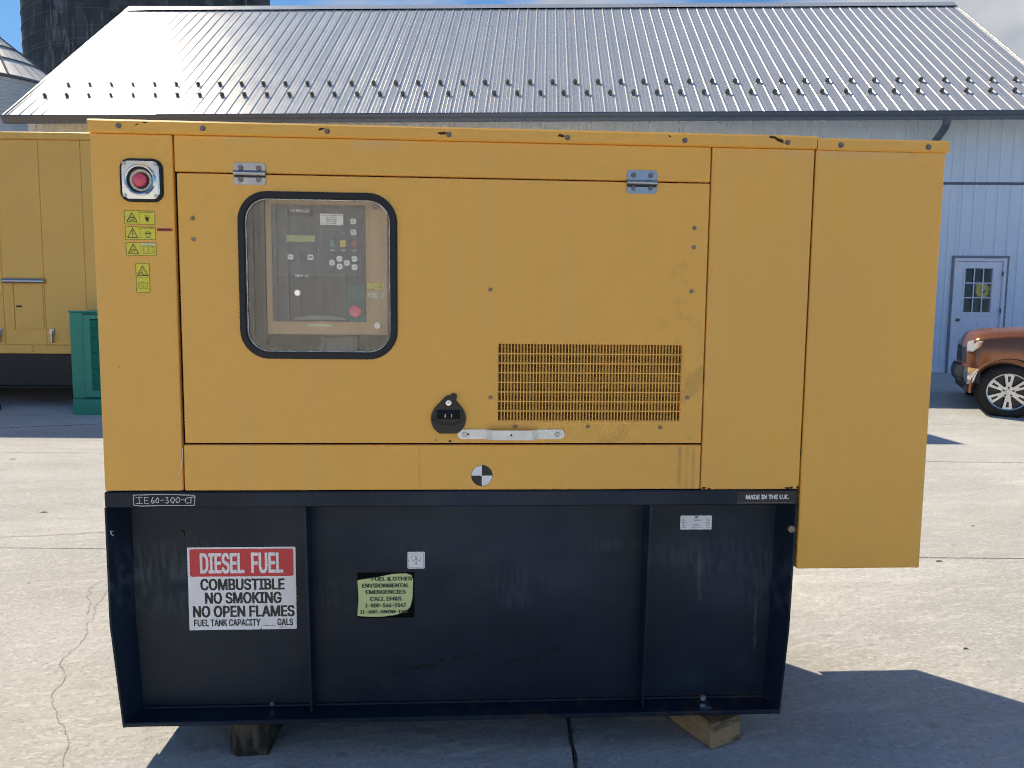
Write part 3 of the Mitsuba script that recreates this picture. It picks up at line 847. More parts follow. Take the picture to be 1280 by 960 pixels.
for i in range(len(st) - 1):
    for j in range(ns):
        k = (j + 1) % ns
        f += [(i * ns + j, (i + 1) * ns + j, (i + 1) * ns + k), (i * ns + j, (i + 1) * ns + k, i * ns + k)]
for j in range(1, ns - 1):
    f += [(0, j, j + 1), ((len(st) - 1) * ns, (len(st) - 1) * ns + j + 1, (len(st) - 1) * ns + j)]
body = trimesh.Trimesh(v, f, process=True)
if body.volume < 0:
    body.invert()
man = m3.Manifold(m3.Mesh(np.asarray(body.vertices, np.float32), np.asarray(body.faces, np.uint32)))


def disk_cut(x, r):
    c = trimesh.creation.cylinder(radius=r, height=2.6, sections=48)
    c.apply_transform(trimesh.transformations.rotation_matrix(math.pi / 2, [1, 0, 0]))
    c.apply_translation((x, 0, WZ + 0.03))
    return m3.Manifold(m3.Mesh(np.asarray(c.vertices, np.float32), np.asarray(c.faces, np.uint32)))


core = m3.Manifold.cube([3.0, 1.3, 3.0]).translate([-0.6 + 0, -0.65, -1.0])
for x in (WX, WX2):
    cut = disk_cut(x, 0.475)
    keep = m3.Manifold.cube([1.4, 1.24, 3.0]).translate([x - 0.7, -0.62, -1.0])
    man = man - (cut - keep)
bed_cut = m3.Manifold.cube([1.30, 1.66, 0.9]).translate([4.38, -0.83, 0.85])
man = man - bed_cut
add('pickup_truck__body', man, 'truck_paint', MT, smooth=32)
CABX = np.array([0.45, 0, 0])
ghs = [[(1.62, 0.80, 1.36), (1.62, -0.80, 1.36), (2.35, 0.70, 1.86), (2.35, -0.70, 1.86), (3.75, 0.70, 1.88), (3.75, -0.70, 1.88), (3.85, 0.84, 1.27), (3.85, -0.84, 1.27), (1.75, 0.90, 1.27), (1.75, -0.90, 1.27)]]
add('pickup_truck__cab', trimesh.convex.convex_hull(np.array(ghs[0]) + CABX), 'truck_paint', MT)
gl = trimesh.convex.convex_hull(np.array([(1.66, 0.74, 1.40), (1.66, -0.74, 1.40), (2.30, 0.64, 1.835), (2.30, -0.64, 1.835)] + [(a - 0.006, b, c + 0.008) for a, b, c in ((1.66, 0.74, 1.40), (1.66, -0.74, 1.40), (2.30, 0.64, 1.835), (2.30, -0.64, 1.835))]))
gl.apply_translation(CABX)
add('pickup_truck__windshield', gl, 'tinted_glass', MT)
for s in (-1, 1):
    for q in (((2.02, 1.36), (2.45, 1.78), (2.86, 1.80), (2.86, 1.34)), ((2.96, 1.34), (2.96, 1.80), (3.62, 1.80), (3.70, 1.34))):
        pts = []
        for a, c in q:
            yy = 0.905 - (c - 1.27) * 0.305
            pts += [(a, s * (yy - 0.01), c), (a, s * (yy + 0.012), c)]
        add('pickup_truck__side_window', trimesh.convex.convex_hull(np.array(pts) + CABX), 'tinted_glass', MT)
    mir = trimesh.convex.convex_hull(np.array([(2.02, s * 1.02, 1.30), (2.02, s * 1.22, 1.30), (2.02, s * 1.02, 1.50), (2.02, s * 1.22, 1.50), (1.90, s * 1.04, 1.33), (1.90, s * 1.18, 1.33), (1.90, s * 1.04, 1.47), (1.90, s * 1.18, 1.47), (2.0, s * 0.9, 1.32), (2.0, s * 0.9, 1.36)]))
    mir.apply_translation(CABX)
    add('pickup_truck__mirror', mir, 'truck_black', MT)
# fender flare: a flat ring round the arch
for x in (WX, WX2):
    a = np.linspace(rad(-8), rad(188), 28)
    r0, r1 = 0.475, 0.505
    pts = [(x + r1 * math.cos(t), WZ + 0.03 + r1 * math.sin(t)) for t in a] + [(x + r0 * math.cos(t), WZ + 0.03 + r0 * math.sin(t)) for t in a[::-1]]
    fl = plate(Polygon(pts), -0.93, 0.086, 0.010)
    add('pickup_truck__fender_flare', fl, 'truck_paint', MT)
    lin = [(x + 0.473 * math.cos(t), WZ + 0.03 + 0.473 * math.sin(t)) for t in a] + [(x + 0.46 * math.cos(t), WZ + 0.03 + 0.46 * math.sin(t)) for t in a[::-1]]
    add('pickup_truck__wheel_liner', plate(Polygon(lin), -0.60, 0.33), 'truck_black', MT)


def wheel(x, s):
    def side(m):
        m = m.copy()
        vq = m.vertices.copy()
        vq[:, 1] = vq[:, 1] if s < 0 else -vq[:, 1]
        m.vertices = vq
        if s > 0:
            m.invert()
        return m
    yo = -0.985
    ty = lathe_y([(0.272, yo + 0.03), (0.285, yo + 0.005), (0.325, yo - 0.004), (0.365, yo + 0.004), (0.392, yo + 0.025), (0.404, yo + 0.055), (0.405, yo + 0.14), (0.404, yo + 0.225), (0.39, yo + 0.26), (0.30, yo + 0.28), (0.272, yo + 0.25)], x, WZ, 64)
    k = add('pickup_truck__wheel__tyre', side(ty), 'tyre', MT, smooth=35)
    kn = []
    for i in range(40):
        t = 2 * math.pi * i / 40
        for (yy, dt) in ((yo + 0.02, 0), (yo + 0.10, 0.5), (yo + 0.18, 0)):
            b = cbx(-0.022, 0.022, yy, yy + 0.065, 0.398, 0.413, 0.003)
            b.apply_transform(trimesh.transformations.rotation_matrix(t + dt * 2 * math.pi / 40, [0, 1, 0]))
            b.apply_translation((x, 0, WZ))
            kn.append(b)
    n = add('pickup_truck__wheel__tread', side(cat(kn)), 'tyre', MT)
    labels[n] = {'kind': 'stuff'}
    rim = lathe_y([(0.274, yo + 0.03), (0.284, yo + 0.006), (0.276, yo - 0.004), (0.262, yo + 0.0), (0.255, yo + 0.02), (0.25, yo + 0.08), (0.25, yo + 0.22)], x, WZ, 64)
    add('pickup_truck__wheel__rim', side(rim), 'rim_silver', MT, smooth=35)
    add('pickup_truck__wheel__barrel', side(cyl_y(x, WZ, yo + 0.12, yo + 0.085, 0.25, 40)), 'rim_dark', MT)
    for i in range(6):
        t = 2 * math.pi * i / 6 + math.pi / 2
        q = []
        for r, w, y in ((0.075, 0.030, 0.012), (0.268, 0.066, 0.006)):
            for a in (-w, w):
                for dy in (0, 0.045):
                    q.append((r, yo + y + dy, a))
        sp = trimesh.convex.convex_hull(np.array(q))
        sp.apply_transform(trimesh.transformations.rotation_matrix(-t, [0, 1, 0]))
        sp.apply_translation((x, 0, WZ))
        add('pickup_truck__wheel__spoke', side(sp), 'rim_silver', MT)
        q = [(r, yo + 0.004 + d, a) for r, w in ((0.15, 0.012), (0.235, 0.020)) for a in (-w, w) for d in (0, 0.006)]
        sp = trimesh.convex.convex_hull(np.array(q))
        sp.apply_transform(trimesh.transformations.rotation_matrix(-t, [0, 1, 0]))
        sp.apply_translation((x, 0, WZ))
        add('pickup_truck__wheel__spoke_slot', side(sp), 'rim_dark', MT)
    add('pickup_truck__wheel__hub', [side(cyl_y(x, WZ, yo + 0.06, yo + 0.006, 0.095, 32, 0.088)), side(cyl_y(x, WZ, yo + 0.01, yo - 0.012, 0.042, 24, 0.036))], 'rim_silver', MT)
    for i in range(5):
        t = 2 * math.pi * i / 5 + 0.3
        add('pickup_truck__wheel__lug_nut', side(cyl_y(x + 0.064 * math.cos(t), WZ + 0.064 * math.sin(t), yo + 0.006, yo - 0.006, 0.015, 6)), 'rim_dark', MT)


for x in (WX, WX2):
    for s in (-1, 1):
        wheel(x, s)
# headlamp wrapped round the corner, bumper, grille, lower valance
for s in (-1, 1):
    q = [(0.105, 0.66, 1.13), (0.10, 0.66, 0.99), (0.095, 0.80, 0.99), (0.125, 0.86, 1.02), (0.17, 0.915, 0.99), (0.30, 0.962, 1.075), (0.335, 0.955, 1.155), (0.16, 0.80, 1.165)]
    n = add('pickup_truck__headlight', trimesh.convex.convex_hull(np.array([(nose(a), s * (b + 0.030), c) for a, b, c in q] + [(nose(a) + 0.05, s * (b - 0.08), c) for a, b, c in q])), 'lamp_clear', MT)
    q = [(0.275, 0.975, 1.065), (0.315, 0.985, 1.085), (0.325, 0.980, 1.14), (0.265, 0.958, 1.138)]
    add('pickup_truck__headlight__amber_lens', trimesh.convex.convex_hull(np.array([(nose(a), s * (b + 0.012), c) for a, b, c in q] + [(nose(a) + 0.01, s * (b - 0.02), c) for a, b, c in q])), 'lamp_amber', MT)
bump = []
for i in range(13):
    t = -1 + 2 * i / 12
    yb, xb = 0.97 * t, -0.02 + 0.10 * abs(t) ** 3 + (0.12 if abs(t) == 1 else 0)
    bump.append((xb, yb))
q = []
for (a, b), (c, d) in zip(bump[:-1], bump[1:]):
    q.append(trimesh.convex.convex_hull(np.array([(nose(x) + e, y, z) for x, y in ((a, b), (c, d)) for e, z in ((0.0, 0.52), (-0.025, 0.60), (0.0, 0.745), (0.10, 0.745), (0.10, 0.50))])))
add('pickup_truck__bumper', q, 'truck_black', MT)
for s in (-1, 1):
    e = [(0.06, 0.93, 0.54), (0.03, 0.93, 0.64), (0.055, 0.93, 0.752), (0.105, 0.985, 0.50), (0.10, 1.0, 0.64), (0.105, 0.99, 0.752), (0.30, 1.012, 0.735), (0.235, 1.010, 0.62), (0.21, 1.006, 0.52)]
    add('pickup_truck__bumper__chrome_end', trimesh.convex.convex_hull(np.array([(nose(a), s * b, c) for a, b, c in e])), 'chrome', MT, smooth=35)
add('pickup_truck__grille', [cbx(nose(0.09), nose(0.09) + 0.12, -0.70, 0.70, 0.78, 1.06, 0.02)], 'truck_black', MT)
add('pickup_truck__valance', trimesh.convex.convex_hull(np.array([(nose(0.10), s * 0.92, 0.50) for s in (-1, 1)] + [(nose(0.12), s * 0.92, 0.36) for s in (-1, 1)] + [(0.36, s * 0.96, 0.37) for s in (-1, 1)] + [(0.36, s * 0.96, 0.50) for s in (-1, 1)])), 'truck_black', MT)
add('pickup_truck__chassis', [bx(0.5, 5.5, -0.55, 0.55, 0.30, 0.62)], 'truck_black', MT)

# ------------------------------------------------------------------ the generator, the subject
G = 'diesel_generator'
gen = thing(G, 'mustard yellow generator enclosure on a black fuel tank base with control window and signs', 'generator')
GD = 0.95


def gadd(name, mesh, mat, smooth=False, **lab):
    return add(f'{G}__{name}', mesh, mat, MG, smooth, **lab)


# shell: sides, back, roof; hollow inside
gadd('shell', [bx(-0.022, -0.004, 0.021, GD, 0.912, 2.03), bx(2.18, 2.2, 0.021, GD, 0.912, 2.03), bx(-0.004, 2.18, GD - 0.02, GD, 0.912, 2.03)], 'yellow_paint')
gadd('inner_lining', [bx(-0.002, 2.178, GD - 0.05, GD - 0.022, 0.914, 2.02), bx(-0.003, 0.012, 0.03, GD - 0.06, 0.914, 2.02), bx(2.165, 2.178, 0.03, GD - 0.06, 0.914, 2.02)], 'dark_inside')
gadd('roof', cbx(-0.024, 2.206, 0.002, GD + 0.01, 2.030, 2.044, 0.004), 'yellow_paint')
trim = trimesh.convex.convex_hull(np.array([(x, y, z) for x in (-0.027, 2.206) for y, z in ((0.0, 2.0065), (-0.004, 2.006), (-0.010, 2.010), (-0.010, 2.040), (-0.005, 2.0455), (0.012, 2.0465), (0.012, 2.0065))]))
gadd('roof_trim', trim, 'yellow_paint')
gadd('left_panel', cbx(-0.025, 0.2150, 0.0, 0.021, 0.9115, 2.0050, 0.0025), 'yellow_paint')
gadd('top_panel', cbx(0.2205, 1.8705, 0.0, 0.020, 1.8975, 2.0050, 0.0025), 'yellow_paint')
gadd('lower_panel', cbx(0.2205, 1.8710, 0.0, 0.020, 0.9115, 1.0575, 0.0025), 'yellow_paint')
gadd('right_panel', cbx(1.8755, 2.2045, 0.0, 0.021, 0.9100, 2.0050, 0.0025), 'yellow_paint')
seal = sbox(0.2, 1.04, 1.9, 1.915).difference(sbox(0.26, 1.10, 1.84, 1.86))
gadd('door_seal', plate(seal, 0.045, 0.02), 'rubber')
# the door with its window and grille cut out
wx = (0.4055, 0.8900, 1.3305, 1.8430)
gx = (1.2075, 1.7965, 1.1375, 1.3825)
dpoly = rrect(0.2265, 1.8700, 1.0640, 1.8925, 0.004).difference(rrect(wx[0] + 0.012, wx[1] - 0.012, wx[2] + 0.012, wx[3] - 0.012, 0.075)).difference(sbox(gx[0], gx[2], gx[1], gx[3]))
gadd('door', plate(dpoly, 0.020, 0.0215, 0.0025), 'yellow_paint')
gb = []
NX, NZ = 58, 8
cw, ch = (gx[1] - gx[0]) / NX, (gx[3] - gx[2]) / NZ
for i in range(1, NX):
    x = gx[0] + i * cw
    gb.append(bx(x - 0.0017, x + 0.0017, 0.0, 0.003, gx[2], gx[3]))
for j in range(1, NZ):
    z = gx[2] + j * ch
    gb.append(bx(gx[0], gx[1], -0.0012, 0.0028, z - 0.0018, z + 0.0018))
n = gadd('door__grille', gb, 'yellow_paint')
labels[n] = {'kind': 'stuff'}
fm = []
for i in range(12):
    z = gx[2] - 0.03 + i * 0.026
    fm.append(trimesh.convex.convex_hull(np.array([(x, y, zz) for x in (gx[0] - 0.02, gx[1] + 0.02) for y, zz in ((0.026, z), (0.046, z + 0.020), (0.050, z + 0.020), (0.030, z))])))
for m in fm:
    gadd('door__baffle', m, 'foam')
gadd('door__baffle_back', bx(gx[0] - 0.03, gx[1] + 0.03, 0.055, 0.06, gx[2] - 0.04, gx[3] + 0.04), 'foam')
# window gasket, sealant bead, pane
outer = rrect(wx[0], wx[1], wx[2], wx[3], 0.090, 12)
ring = outer.difference(outer.buffer(-0.0225))
gadd('door__gasket', plate(ring, 0.002, 0.012, 0.004), 'rubber', smooth=False)
inn = outer.buffer(-0.0222)
bead = []
co = np.array(inn.exterior.coords)
Lc = LineString(co)
tt = np.linspace(0, Lc.length, 420)
pts = np.array([Lc.interpolate(t).coords[0] for t in tt])
wob = 0.0012 + 0.0022 * np.clip(meshkit.fbm(np.stack([tt * 60, tt * 0, tt * 0], -1), 3, 2) - 0.3, 0, 1) * 1.6
bead = unary_union([LineString(pts[i:i + 2]).buffer(wob[i]) for i in range(len(pts) - 1)])
gadd('door__sealant', plate(bead.intersection(inn), 0.0015, 0.004), 'ink_white')
pane = trimesh.creation.extrude_polygon(inn.buffer(0.006), 0.001, engine='earcut')
pv = pane.vertices[np.isclose(pane.vertices[:, 2], 0)]
tri = trimesh.creation.triangulate_polygon(inn.buffer(0.006), engine='earcut')
pane = trimesh.Trimesh(np.c_[tri[0], np.zeros(len(tri[0]))], tri[1], process=False)
gadd('door__pane', up(pane, 0.004), 'window_glass')
gadd('door__gasket_joint', bx(0.6465, 0.6480, -0.0105, -0.008, 1.331, 1.352), 'ink_black')


def bolt(key, u, z, y=-0.0015, r=0.0075, washer=False):
    ms = [cyl_y(u, z, y + 0.001, y - 0.005, r, 16, r * 0.82)]
    if washer:
        ms.append(cyl_y(u, z, y + 0.001, y - 0.0015, r * 1.35, 20))
    ms.append(cyl_y(u, z, y - 0.005, y - 0.0052, r * 0.4, 6))
    gadd(key, ms, 'bolt_metal', smooth=40)


for u, z in ((0.065, 2.026), (0.311, 2.0235), (0.681, 2.0235), (1.049, 2.0225), (1.415, 2.0215), (1.783, 2.0215), (2.111, 2.0225)):
    bolt('roof_bolt', u, z, -0.010, 0.0062, True)
for u, z in ((0.270, 1.758), (0.271, 1.695), (1.180, 1.553), (1.183, 1.211), (1.825, 1.754), (1.825, 1.694), (1.822, 1.555), (1.820, 1.213), (1.263, 1.118), (1.498, 1.118), (1.734, 1.116)):
    bolt('door_rivet', u, z, -0.0015, 0.0066)


def chip(cx, cz, w, h, ang, seed, y):
    r = np.random.default_rng(seed)
    a = np.linspace(0, 2 * np.pi, 15, endpoint=False)
    k = 0.55 + 0.55 * r.random(15)
    x, z = w / 2 * k * np.cos(a), h / 2 * k * np.sin(a)
    p = Polygon([(cx + q * math.cos(ang) - s * math.sin(ang), cz + q * math.sin(ang) + s * math.cos(ang)) for q, s in zip(x, z)]).buffer(0)
    gadd('paint_chip', plate(p, y, 0.0006), 'rust')


for i, (u, z, w, h, a) in enumerate(((0.664, 2.030, 0.022, 0.008, 0.3), (1.030, 2.026, 0.038, 0.010, 0.05), (1.395, 2.027, 0.030, 0.011, -0.15), (2.082, 2.030, 0.048, 0.013, -0.40), (2.062, 2.038, 0.026, 0.010, -0.1), (0.117, 2.030, 0.012, 0.005, 0.6), (0.142, 2.037, 0.016, 0.006, 0.1), (1.735, 2.033, 0.010, 0.006, -0.6))):
    chip(u, z, w, h, a, i, -0.0098)
for i, (u, z, w, h) in enumerate(((1.885, 0.915, 0.018, 0.009), (1.902, 0.913, 0.012, 0.006), (2.165, 0.914, 0.022, 0.008), (2.180, 0.915, 0.014, 0.010), (2.2, 0.917, 0.010, 0.012))):
    chip(u, z, w, h, 0, 40 + i, 0.0)
for i, (u, z, w, h) in enumerate(((1.010, 1.075, 0.003, 0.012), (1.055, 1.070, 0.010, 0.007), (0.035, 1.30, 0.004, 0.003))):
    chip(u, z, w, h, 0, 60 + i, -0.0013)


# hinges: two leaves, a knuckle and four screws each
def hinge(u0, u1, z0, z1, zk):
    key = key_of_thing('hinge')
    gadd(key + '__leaf', plate(rrect(u0, u1, zk + 0.004, z1, 0.012), 0.0, 0.005, 0.0015), 'steel')
    gadd(key + '__leaf', plate(rrect(u0, u1, z0, zk - 0.006, 0.012), -0.0015, 0.005, 0.0015), 'steel')
    gadd(key + '__knuckle', tube([(u0, -0.006, zk), (u1, -0.006, zk)], 0.0085, 14), 'steel', smooth=40)
    gadd(key + '__knuckle_slot', bx(u0 + 0.002, u1 - 0.002, -0.0075, -0.003, zk - 0.0135, zk - 0.0075), 'ink_black')
    for x in (u0 + 0.021, u1 - 0.021):
        for z in (z1 - 0.016, z0 + 0.016):
            gadd(key + '__screw', [cyl_y(x, z, -0.003, -0.0095, 0.0085, 18, 0.0075), cyl_y(x, z, -0.0095, -0.0097, 0.004, 6)], 'bolt_metal', smooth=40)


def key_of_thing(base):
    i, k = 0, base
    while any(q.startswith(f'{G}__{k}__') for q in scene):
        i += 1
        k = f'{base}_{i:03d}'
    return k


hinge(0.3975, 0.4935, 1.8600, 1.9270, 1.8955)
hinge(1.6040, 1.7005, 1.8570, 1.9290, 1.8905)


# the round lamp in its chrome bezel
bz = rrect(0.0600, 0.1870, 1.8035, 1.9325, 0.030, 8)
gadd('signal_lamp__gasket', plate(bz, 0.0, 0.007, 0.003), 'rubber')
gadd('signal_lamp__bezel', plate(bz.buffer(-0.0085).difference(Point(0.1235, 1.868).buffer(0.043)), -0.0065, 0.007, 0.003), 'chrome')
gadd('signal_lamp__ring', lathe_y([(0.0445, -0.006), (0.0465, -0.016), (0.043, -0.020), (0.039, -0.018), (0.037, -0.004), (0.036, 0.006)], 0.1235, 1.868, 40), 'chrome', smooth=40)
gadd('signal_lamp__well', lathe_y([(0.0365, 0.004), (0.033, 0.012), (0.028, 0.012)], 0.1235, 1.868, 36), 'panel_grey', smooth=40)
gadd('signal_lamp__dish', lathe_y([(0.0325, -0.006), (0.0325, -0.013), (0.030, -0.016), (0.026, -0.013), (0.021, 0.006)], 0.1245, 1.867, 36), 'lamp_cream', smooth=40)
gadd('signal_lamp__collar', lathe_y([(0.0325, 0.014), (0.0325, -0.006)], 0.1245, 1.867, 36), 'sticker_pale', smooth=40)
gadd('signal_lamp__red_lens', lathe_y([(0.0215, 0.012), (0.0205, -0.008), (0.0175, -0.015), (0.0095, -0.0185), (0.0001, -0.0195)], 0.1205, 1.868, 32), 'lens_red', smooth=50)
for x in (0.0775, 0.1695):
    for z in (1.8215, 1.9150):
        gadd('signal_lamp__screw', cyl_y(x, z, -0.0125, -0.0160, 0.0058, 12), 'steel')


# yellow warning stickers with pictograms
def tri_outline(cx, cz, s, w=0.0024):
    p = Polygon([(cx - s / 2, cz - s * 0.42), (cx + s / 2, cz - s * 0.42), (cx, cz + s * 0.48)])
    return p.difference(p.buffer(-w))


def book(cx, cz, w, h):
    a = stroke([(cx, cz - h * .4), (cx - w * .1, cz - h * .5), (cx - w * .45, cz - h * .5), (cx - w * .45, cz + h * .4), (cx - w * .1, cz + h * .45), (cx, cz + h * .38), (cx + w * .1, cz + h * .45), (cx + w * .45, cz + h * .4), (cx + w * .45, cz - h * .5), (cx + w * .1, cz - h * .5), (cx, cz - h * .4), (cx, cz + h * .38)], 0.0013)
    l = [stroke([(cx + s * w * .14, cz + h * q), (cx + s * w * .34, cz + h * q)], 0.0009) for s in (-1, 1) for q in (-.25, 0.0, .22)]
    return unary_union([a] + l)


def sticker(key, u0, u1, z0, z1, art, mat='sticker_yellow', y=0.0, label=None, ink='ink_black', border=True, extra=()):
    k = key_of_thing2(key)
    poly = rrect(u0, u1, z0, z1, 0.002, 3)
    kk = gadd(k, plate(poly, y, 0.0007), mat)
    if label:
        labels[kk] = {'label': label}
    a = [art] if art is not None else []
    if border:
        a.append(poly.buffer(-0.0003).difference(poly.buffer(-0.0018)))
    if a:
        gadd(k + '__print', plate(unary_union(a), y - 0.0007, 0.0003), ink)
    for m, mt in extra:
        gadd(k + '__print', m, mt)
    return k


def key_of_thing2(base):
    i, k = 0, base
    while f'{G}__{k}' in scene:
        i += 1
        k = f'{base}_{i:03d}'
    return k


s1 = (0.0665, 0.1585, 1.7365, 1.7785)
for idx, (z0, z1) in enumerate(((1.7365, 1.7785), (1.6905, 1.7305), (1.6430, 1.6830))):
    u0, u1 = 0.0668 + 0.0006 * idx, 0.1585 + 0.0004 * idx
    um, zc = u0 + 0.0445, (z0 + z1) / 2
    art = [tri_outline(u0 + 0.0225, zc, 0.034), sbox(um - 0.0004, z0 + 0.001, um + 0.0004, z1 - 0.001)]
    extra = []
    if idx == 0:
        art += [stroke([(u0 + 0.015, zc - 0.006), (u0 + 0.030, zc - 0.006)], 0.0016), stroke([(u0 + 0.016, zc - 0.0015), (u0 + 0.021, zc + 0.001), (u0 + 0.029, zc - 0.002)], 0.003), stroke([(u0 + 0.015, zc - 0.0095), (u0 + 0.030, zc - 0.0095)], 0.0012)]
        art += [Point(um + 0.023, zc - 0.004).buffer(0.0055), stroke([(um + 0.019, zc - 0.002), (um + 0.017, zc + 0.006)], 0.002), stroke([(um + 0.0235, zc), (um + 0.0235, zc + 0.008)], 0.002), stroke([(um + 0.027, zc - 0.003), (um + 0.031, zc + 0.003)], 0.002), stroke([(um + 0.021, zc - 0.008), (um + 0.026, zc - 0.012)], 0.003)]
        lb = 'topmost yellow warning sticker with a hand pictogram'
    elif idx == 1:
        art += [stroke([(u0 + 0.0225, zc + 0.006), (u0 + 0.0225, zc - 0.005)], 0.0022), Point(u0 + 0.0225, zc - 0.0095).buffer(0.0014)]
        hd = Point(um + 0.0235, zc - 0.001).buffer(0.0085)
        art += [hd.difference(hd.buffer(-0.0013)), Point(um + 0.020, zc).buffer(0.0024), Point(um + 0.027, zc).buffer(0.0024), stroke([(um + 0.014, zc - 0.001), (um + 0.033, zc - 0.001)], 0.0012), stroke([(um + 0.017, zc - 0.013), (um + 0.030, zc - 0.013)], 0.0016)]
        lb = 'middle yellow warning sticker with an exclamation mark'
    else:
        art += [stroke([(u0 + 0.015, zc - 0.010), (u0 + 0.023, zc - 0.003), (u0 + 0.029, zc - 0.005)], 0.0022), stroke([(u0 + 0.018, zc - 0.001), (u0 + 0.027, zc - 0.0045), (u0 + 0.024, zc + 0.002)], 0.0018), book(um + 0.0235, zc - 0.001, 0.036, 0.024)]
        lb = 'lowest wide yellow warning sticker with an open book'
    if idx < 2:
        extra.append((text('\u25b2 WARNING'.replace('\u25b2 ', ''), um + 0.010, um + 0.042, z1 - 0.0065, z1 - 0.003, -0.0007, 0.0003, True), 'ink_black'))
        art.append(Polygon([(um + 0.003, z1 - 0.0065), (um + 0.008, z1 - 0.0065), (um + 0.0055, z1 - 0.0028)]))
    else:
        extra.append((plate(sbox(um + 0.001, z1 - 0.008, u1 - 0.002, z1 - 0.002), -0.0007, 0.0002), 'sticker_pale'))
    sticker('warning_sticker', u0, u1, z0, z1, unary_union(art), label=lb, extra=extra)
z0, z1, u0, u1 = 1.5305, 1.6210, 0.0945, 0.1365
uc, zm = (u0 + u1) / 2, 1.5765
art = [tri_outline(uc, zm + 0.020, 0.036), sbox(u0 + 0.001, zm - 0.0004, u1 - 0.001, zm + 0.0004), book(uc, zm - 0.022, 0.030, 0.020),
       stroke([(uc - 0.011, zm + 0.010), (uc - 0.003, zm + 0.016), (uc + 0.002, zm + 0.009), (uc + 0.010, zm + 0.008)], 0.0022), stroke([(uc - 0.003, zm + 0.016), (uc + 0.001, zm + 0.024)], 0.002)]
sticker('warning_sticker', u0, u1, z0, z1, unary_union(art), label='upright yellow warning sticker below the other three')
sticker('small_red_label', 0.1625, 0.2090, 1.7180, 1.7265, None, 'sticker_red', label='thin red label beside the warning stickers', border=False,
        extra=[(plate(sbox(0.168, 1.7205, 0.203, 1.7240), -0.0007, 0.0003), 'ink_black')])

# the door latch: a teardrop paddle
LU, LZ = 1.0495, 1.1540
lp = Point(LU, LZ - 0.010).buffer(0.0555, quad_segs=16).union(Point(LU + 0.002, LZ + 0.044).buffer(0.020)).convex_hull
lp = lp.intersection(sbox(LU - 0.1, LZ - 0.058, LU + 0.1, LZ + 0.1)).union(Point(LU + 0.016, LZ + 0.060).buffer(0.011)).buffer(0.006).buffer(-0.006)
pocket = Polygon([(LU + a, LZ + b) for a, b in ((-0.044, 0.012), (-0.020, 0.024), (0.012, 0.026), (0.044, 0.014), (0.040, -0.010), (0.020, -0.022), (-0.020, -0.022), (-0.042, -0.010))]).buffer(0.003)
gadd('door_latch__plate', plate(lp.difference(pocket), -0.001, 0.014, 0.005), 'black_plastic')
gadd('door_latch__pocket', plate(pocket, -0.001, 0.003), 'black_plastic')
gadd('door_latch__paddle', [trimesh.convex.convex_hull(np.array([(LU + a, y, LZ + b) for a in (-0.036, 0.036) for y, b in ((-0.012, 0.016), (-0.018, 0.010), (-0.006, -0.012), (-0.004, -0.012), (-0.006, 0.016))]))], 'black_plastic')
for a in (-0.010, 0.010):
    gadd('door_latch__pin', cbx(LU + a - 0.0015, LU + a + 0.0015, -0.0185, -0.010, LZ - 0.006, LZ + 0.006, 0.001), 'galvanised')
gadd('door_latch__lock', [lathe_y([(0.0001, -0.017), (0.008, -0.0175), (0.0095, -0.016), (0.0095, -0.014)], 1.0500, 1.1950, 24)], 'chrome', smooth=40)
gadd('door_latch__keyhole', bx(1.0455, 1.0545, -0.0182, -0.0172, 1.1938, 1.1962), 'ink_black')
# the bracket strap on the door
bs, BT = [], 0.004
pathb = [(1.0915, 0.0), (1.180, 0.0), (1.200, -0.013), (1.300, -0.013), (1.320, 0.0), (1.4085, 0.0)]
pathb = [(1.0915, -0.0035), (1.168, -0.0035), (1.190, -0.024), (1.315, -0.024), (1.338, -0.0035), (1.4085, -0.0035)]
hm = {1.0915: 0.0135, 1.4085: 0.0135}
for (a, ya), (b, yb) in zip(pathb[:-1], pathb[1:]):
    bs.append(trimesh.convex.convex_hull(np.array([(x, y - t, 1.0935 + s * 0.0155) for x, y in ((a, ya), (b, yb)) for t in (0, BT) for s in (-1, 1)])))
bs.append(cyl_y(1.0935, 1.0935, -0.0035, -0.0075, 0.0154, 20))
bs.append(cyl_y(1.4065, 1.0935, -0.0035, -0.0075, 0.0154, 20))
gadd('strap_bracket', bs, 'galvanised', label='galvanised strap bracket screwed on below the grille')
for u in (1.101, 1.398):
    gadd('strap_bracket__bolt', [lathe_y([(0.0001, -0.010), (0.007, -0.0105), (0.0082, -0.0095), (0.0082, -0.0072)], u, 1.0935, 18)], 'steel', smooth=40)
gadd('strap_bracket__hole', cyl_y(1.249, 1.0935, -0.0282, -0.0286, 0.0036, 14), 'ink_black')
gadd('strap_bracket__hole', cyl_y(1.1125, 1.0938, -0.0078, -0.0082, 0.0034, 14), 'ink_black')
gadd('strap_bracket__hole', cyl_y(1.391, 1.0936, -0.0078, -0.0082, 0.0024, 14), 'ink_black')
# the quartered balance disc
dc = Point(1.157, 0.958).buffer(0.0345, quad_segs=16)
gadd('quartered_disc', plate(dc, 0.0, 0.0008), 'sign_white', label='round sticker quartered in black and white')
gadd('quartered_disc__print', plate(unary_union([dc.difference(dc.buffer(-0.0012)), dc.intersection(sbox(1.157, 0.958, 1.3, 1.1)), dc.intersection(sbox(1.0, 0.8, 1.157, 0.958))]), -0.0008, 0.0003), 'ink_black')

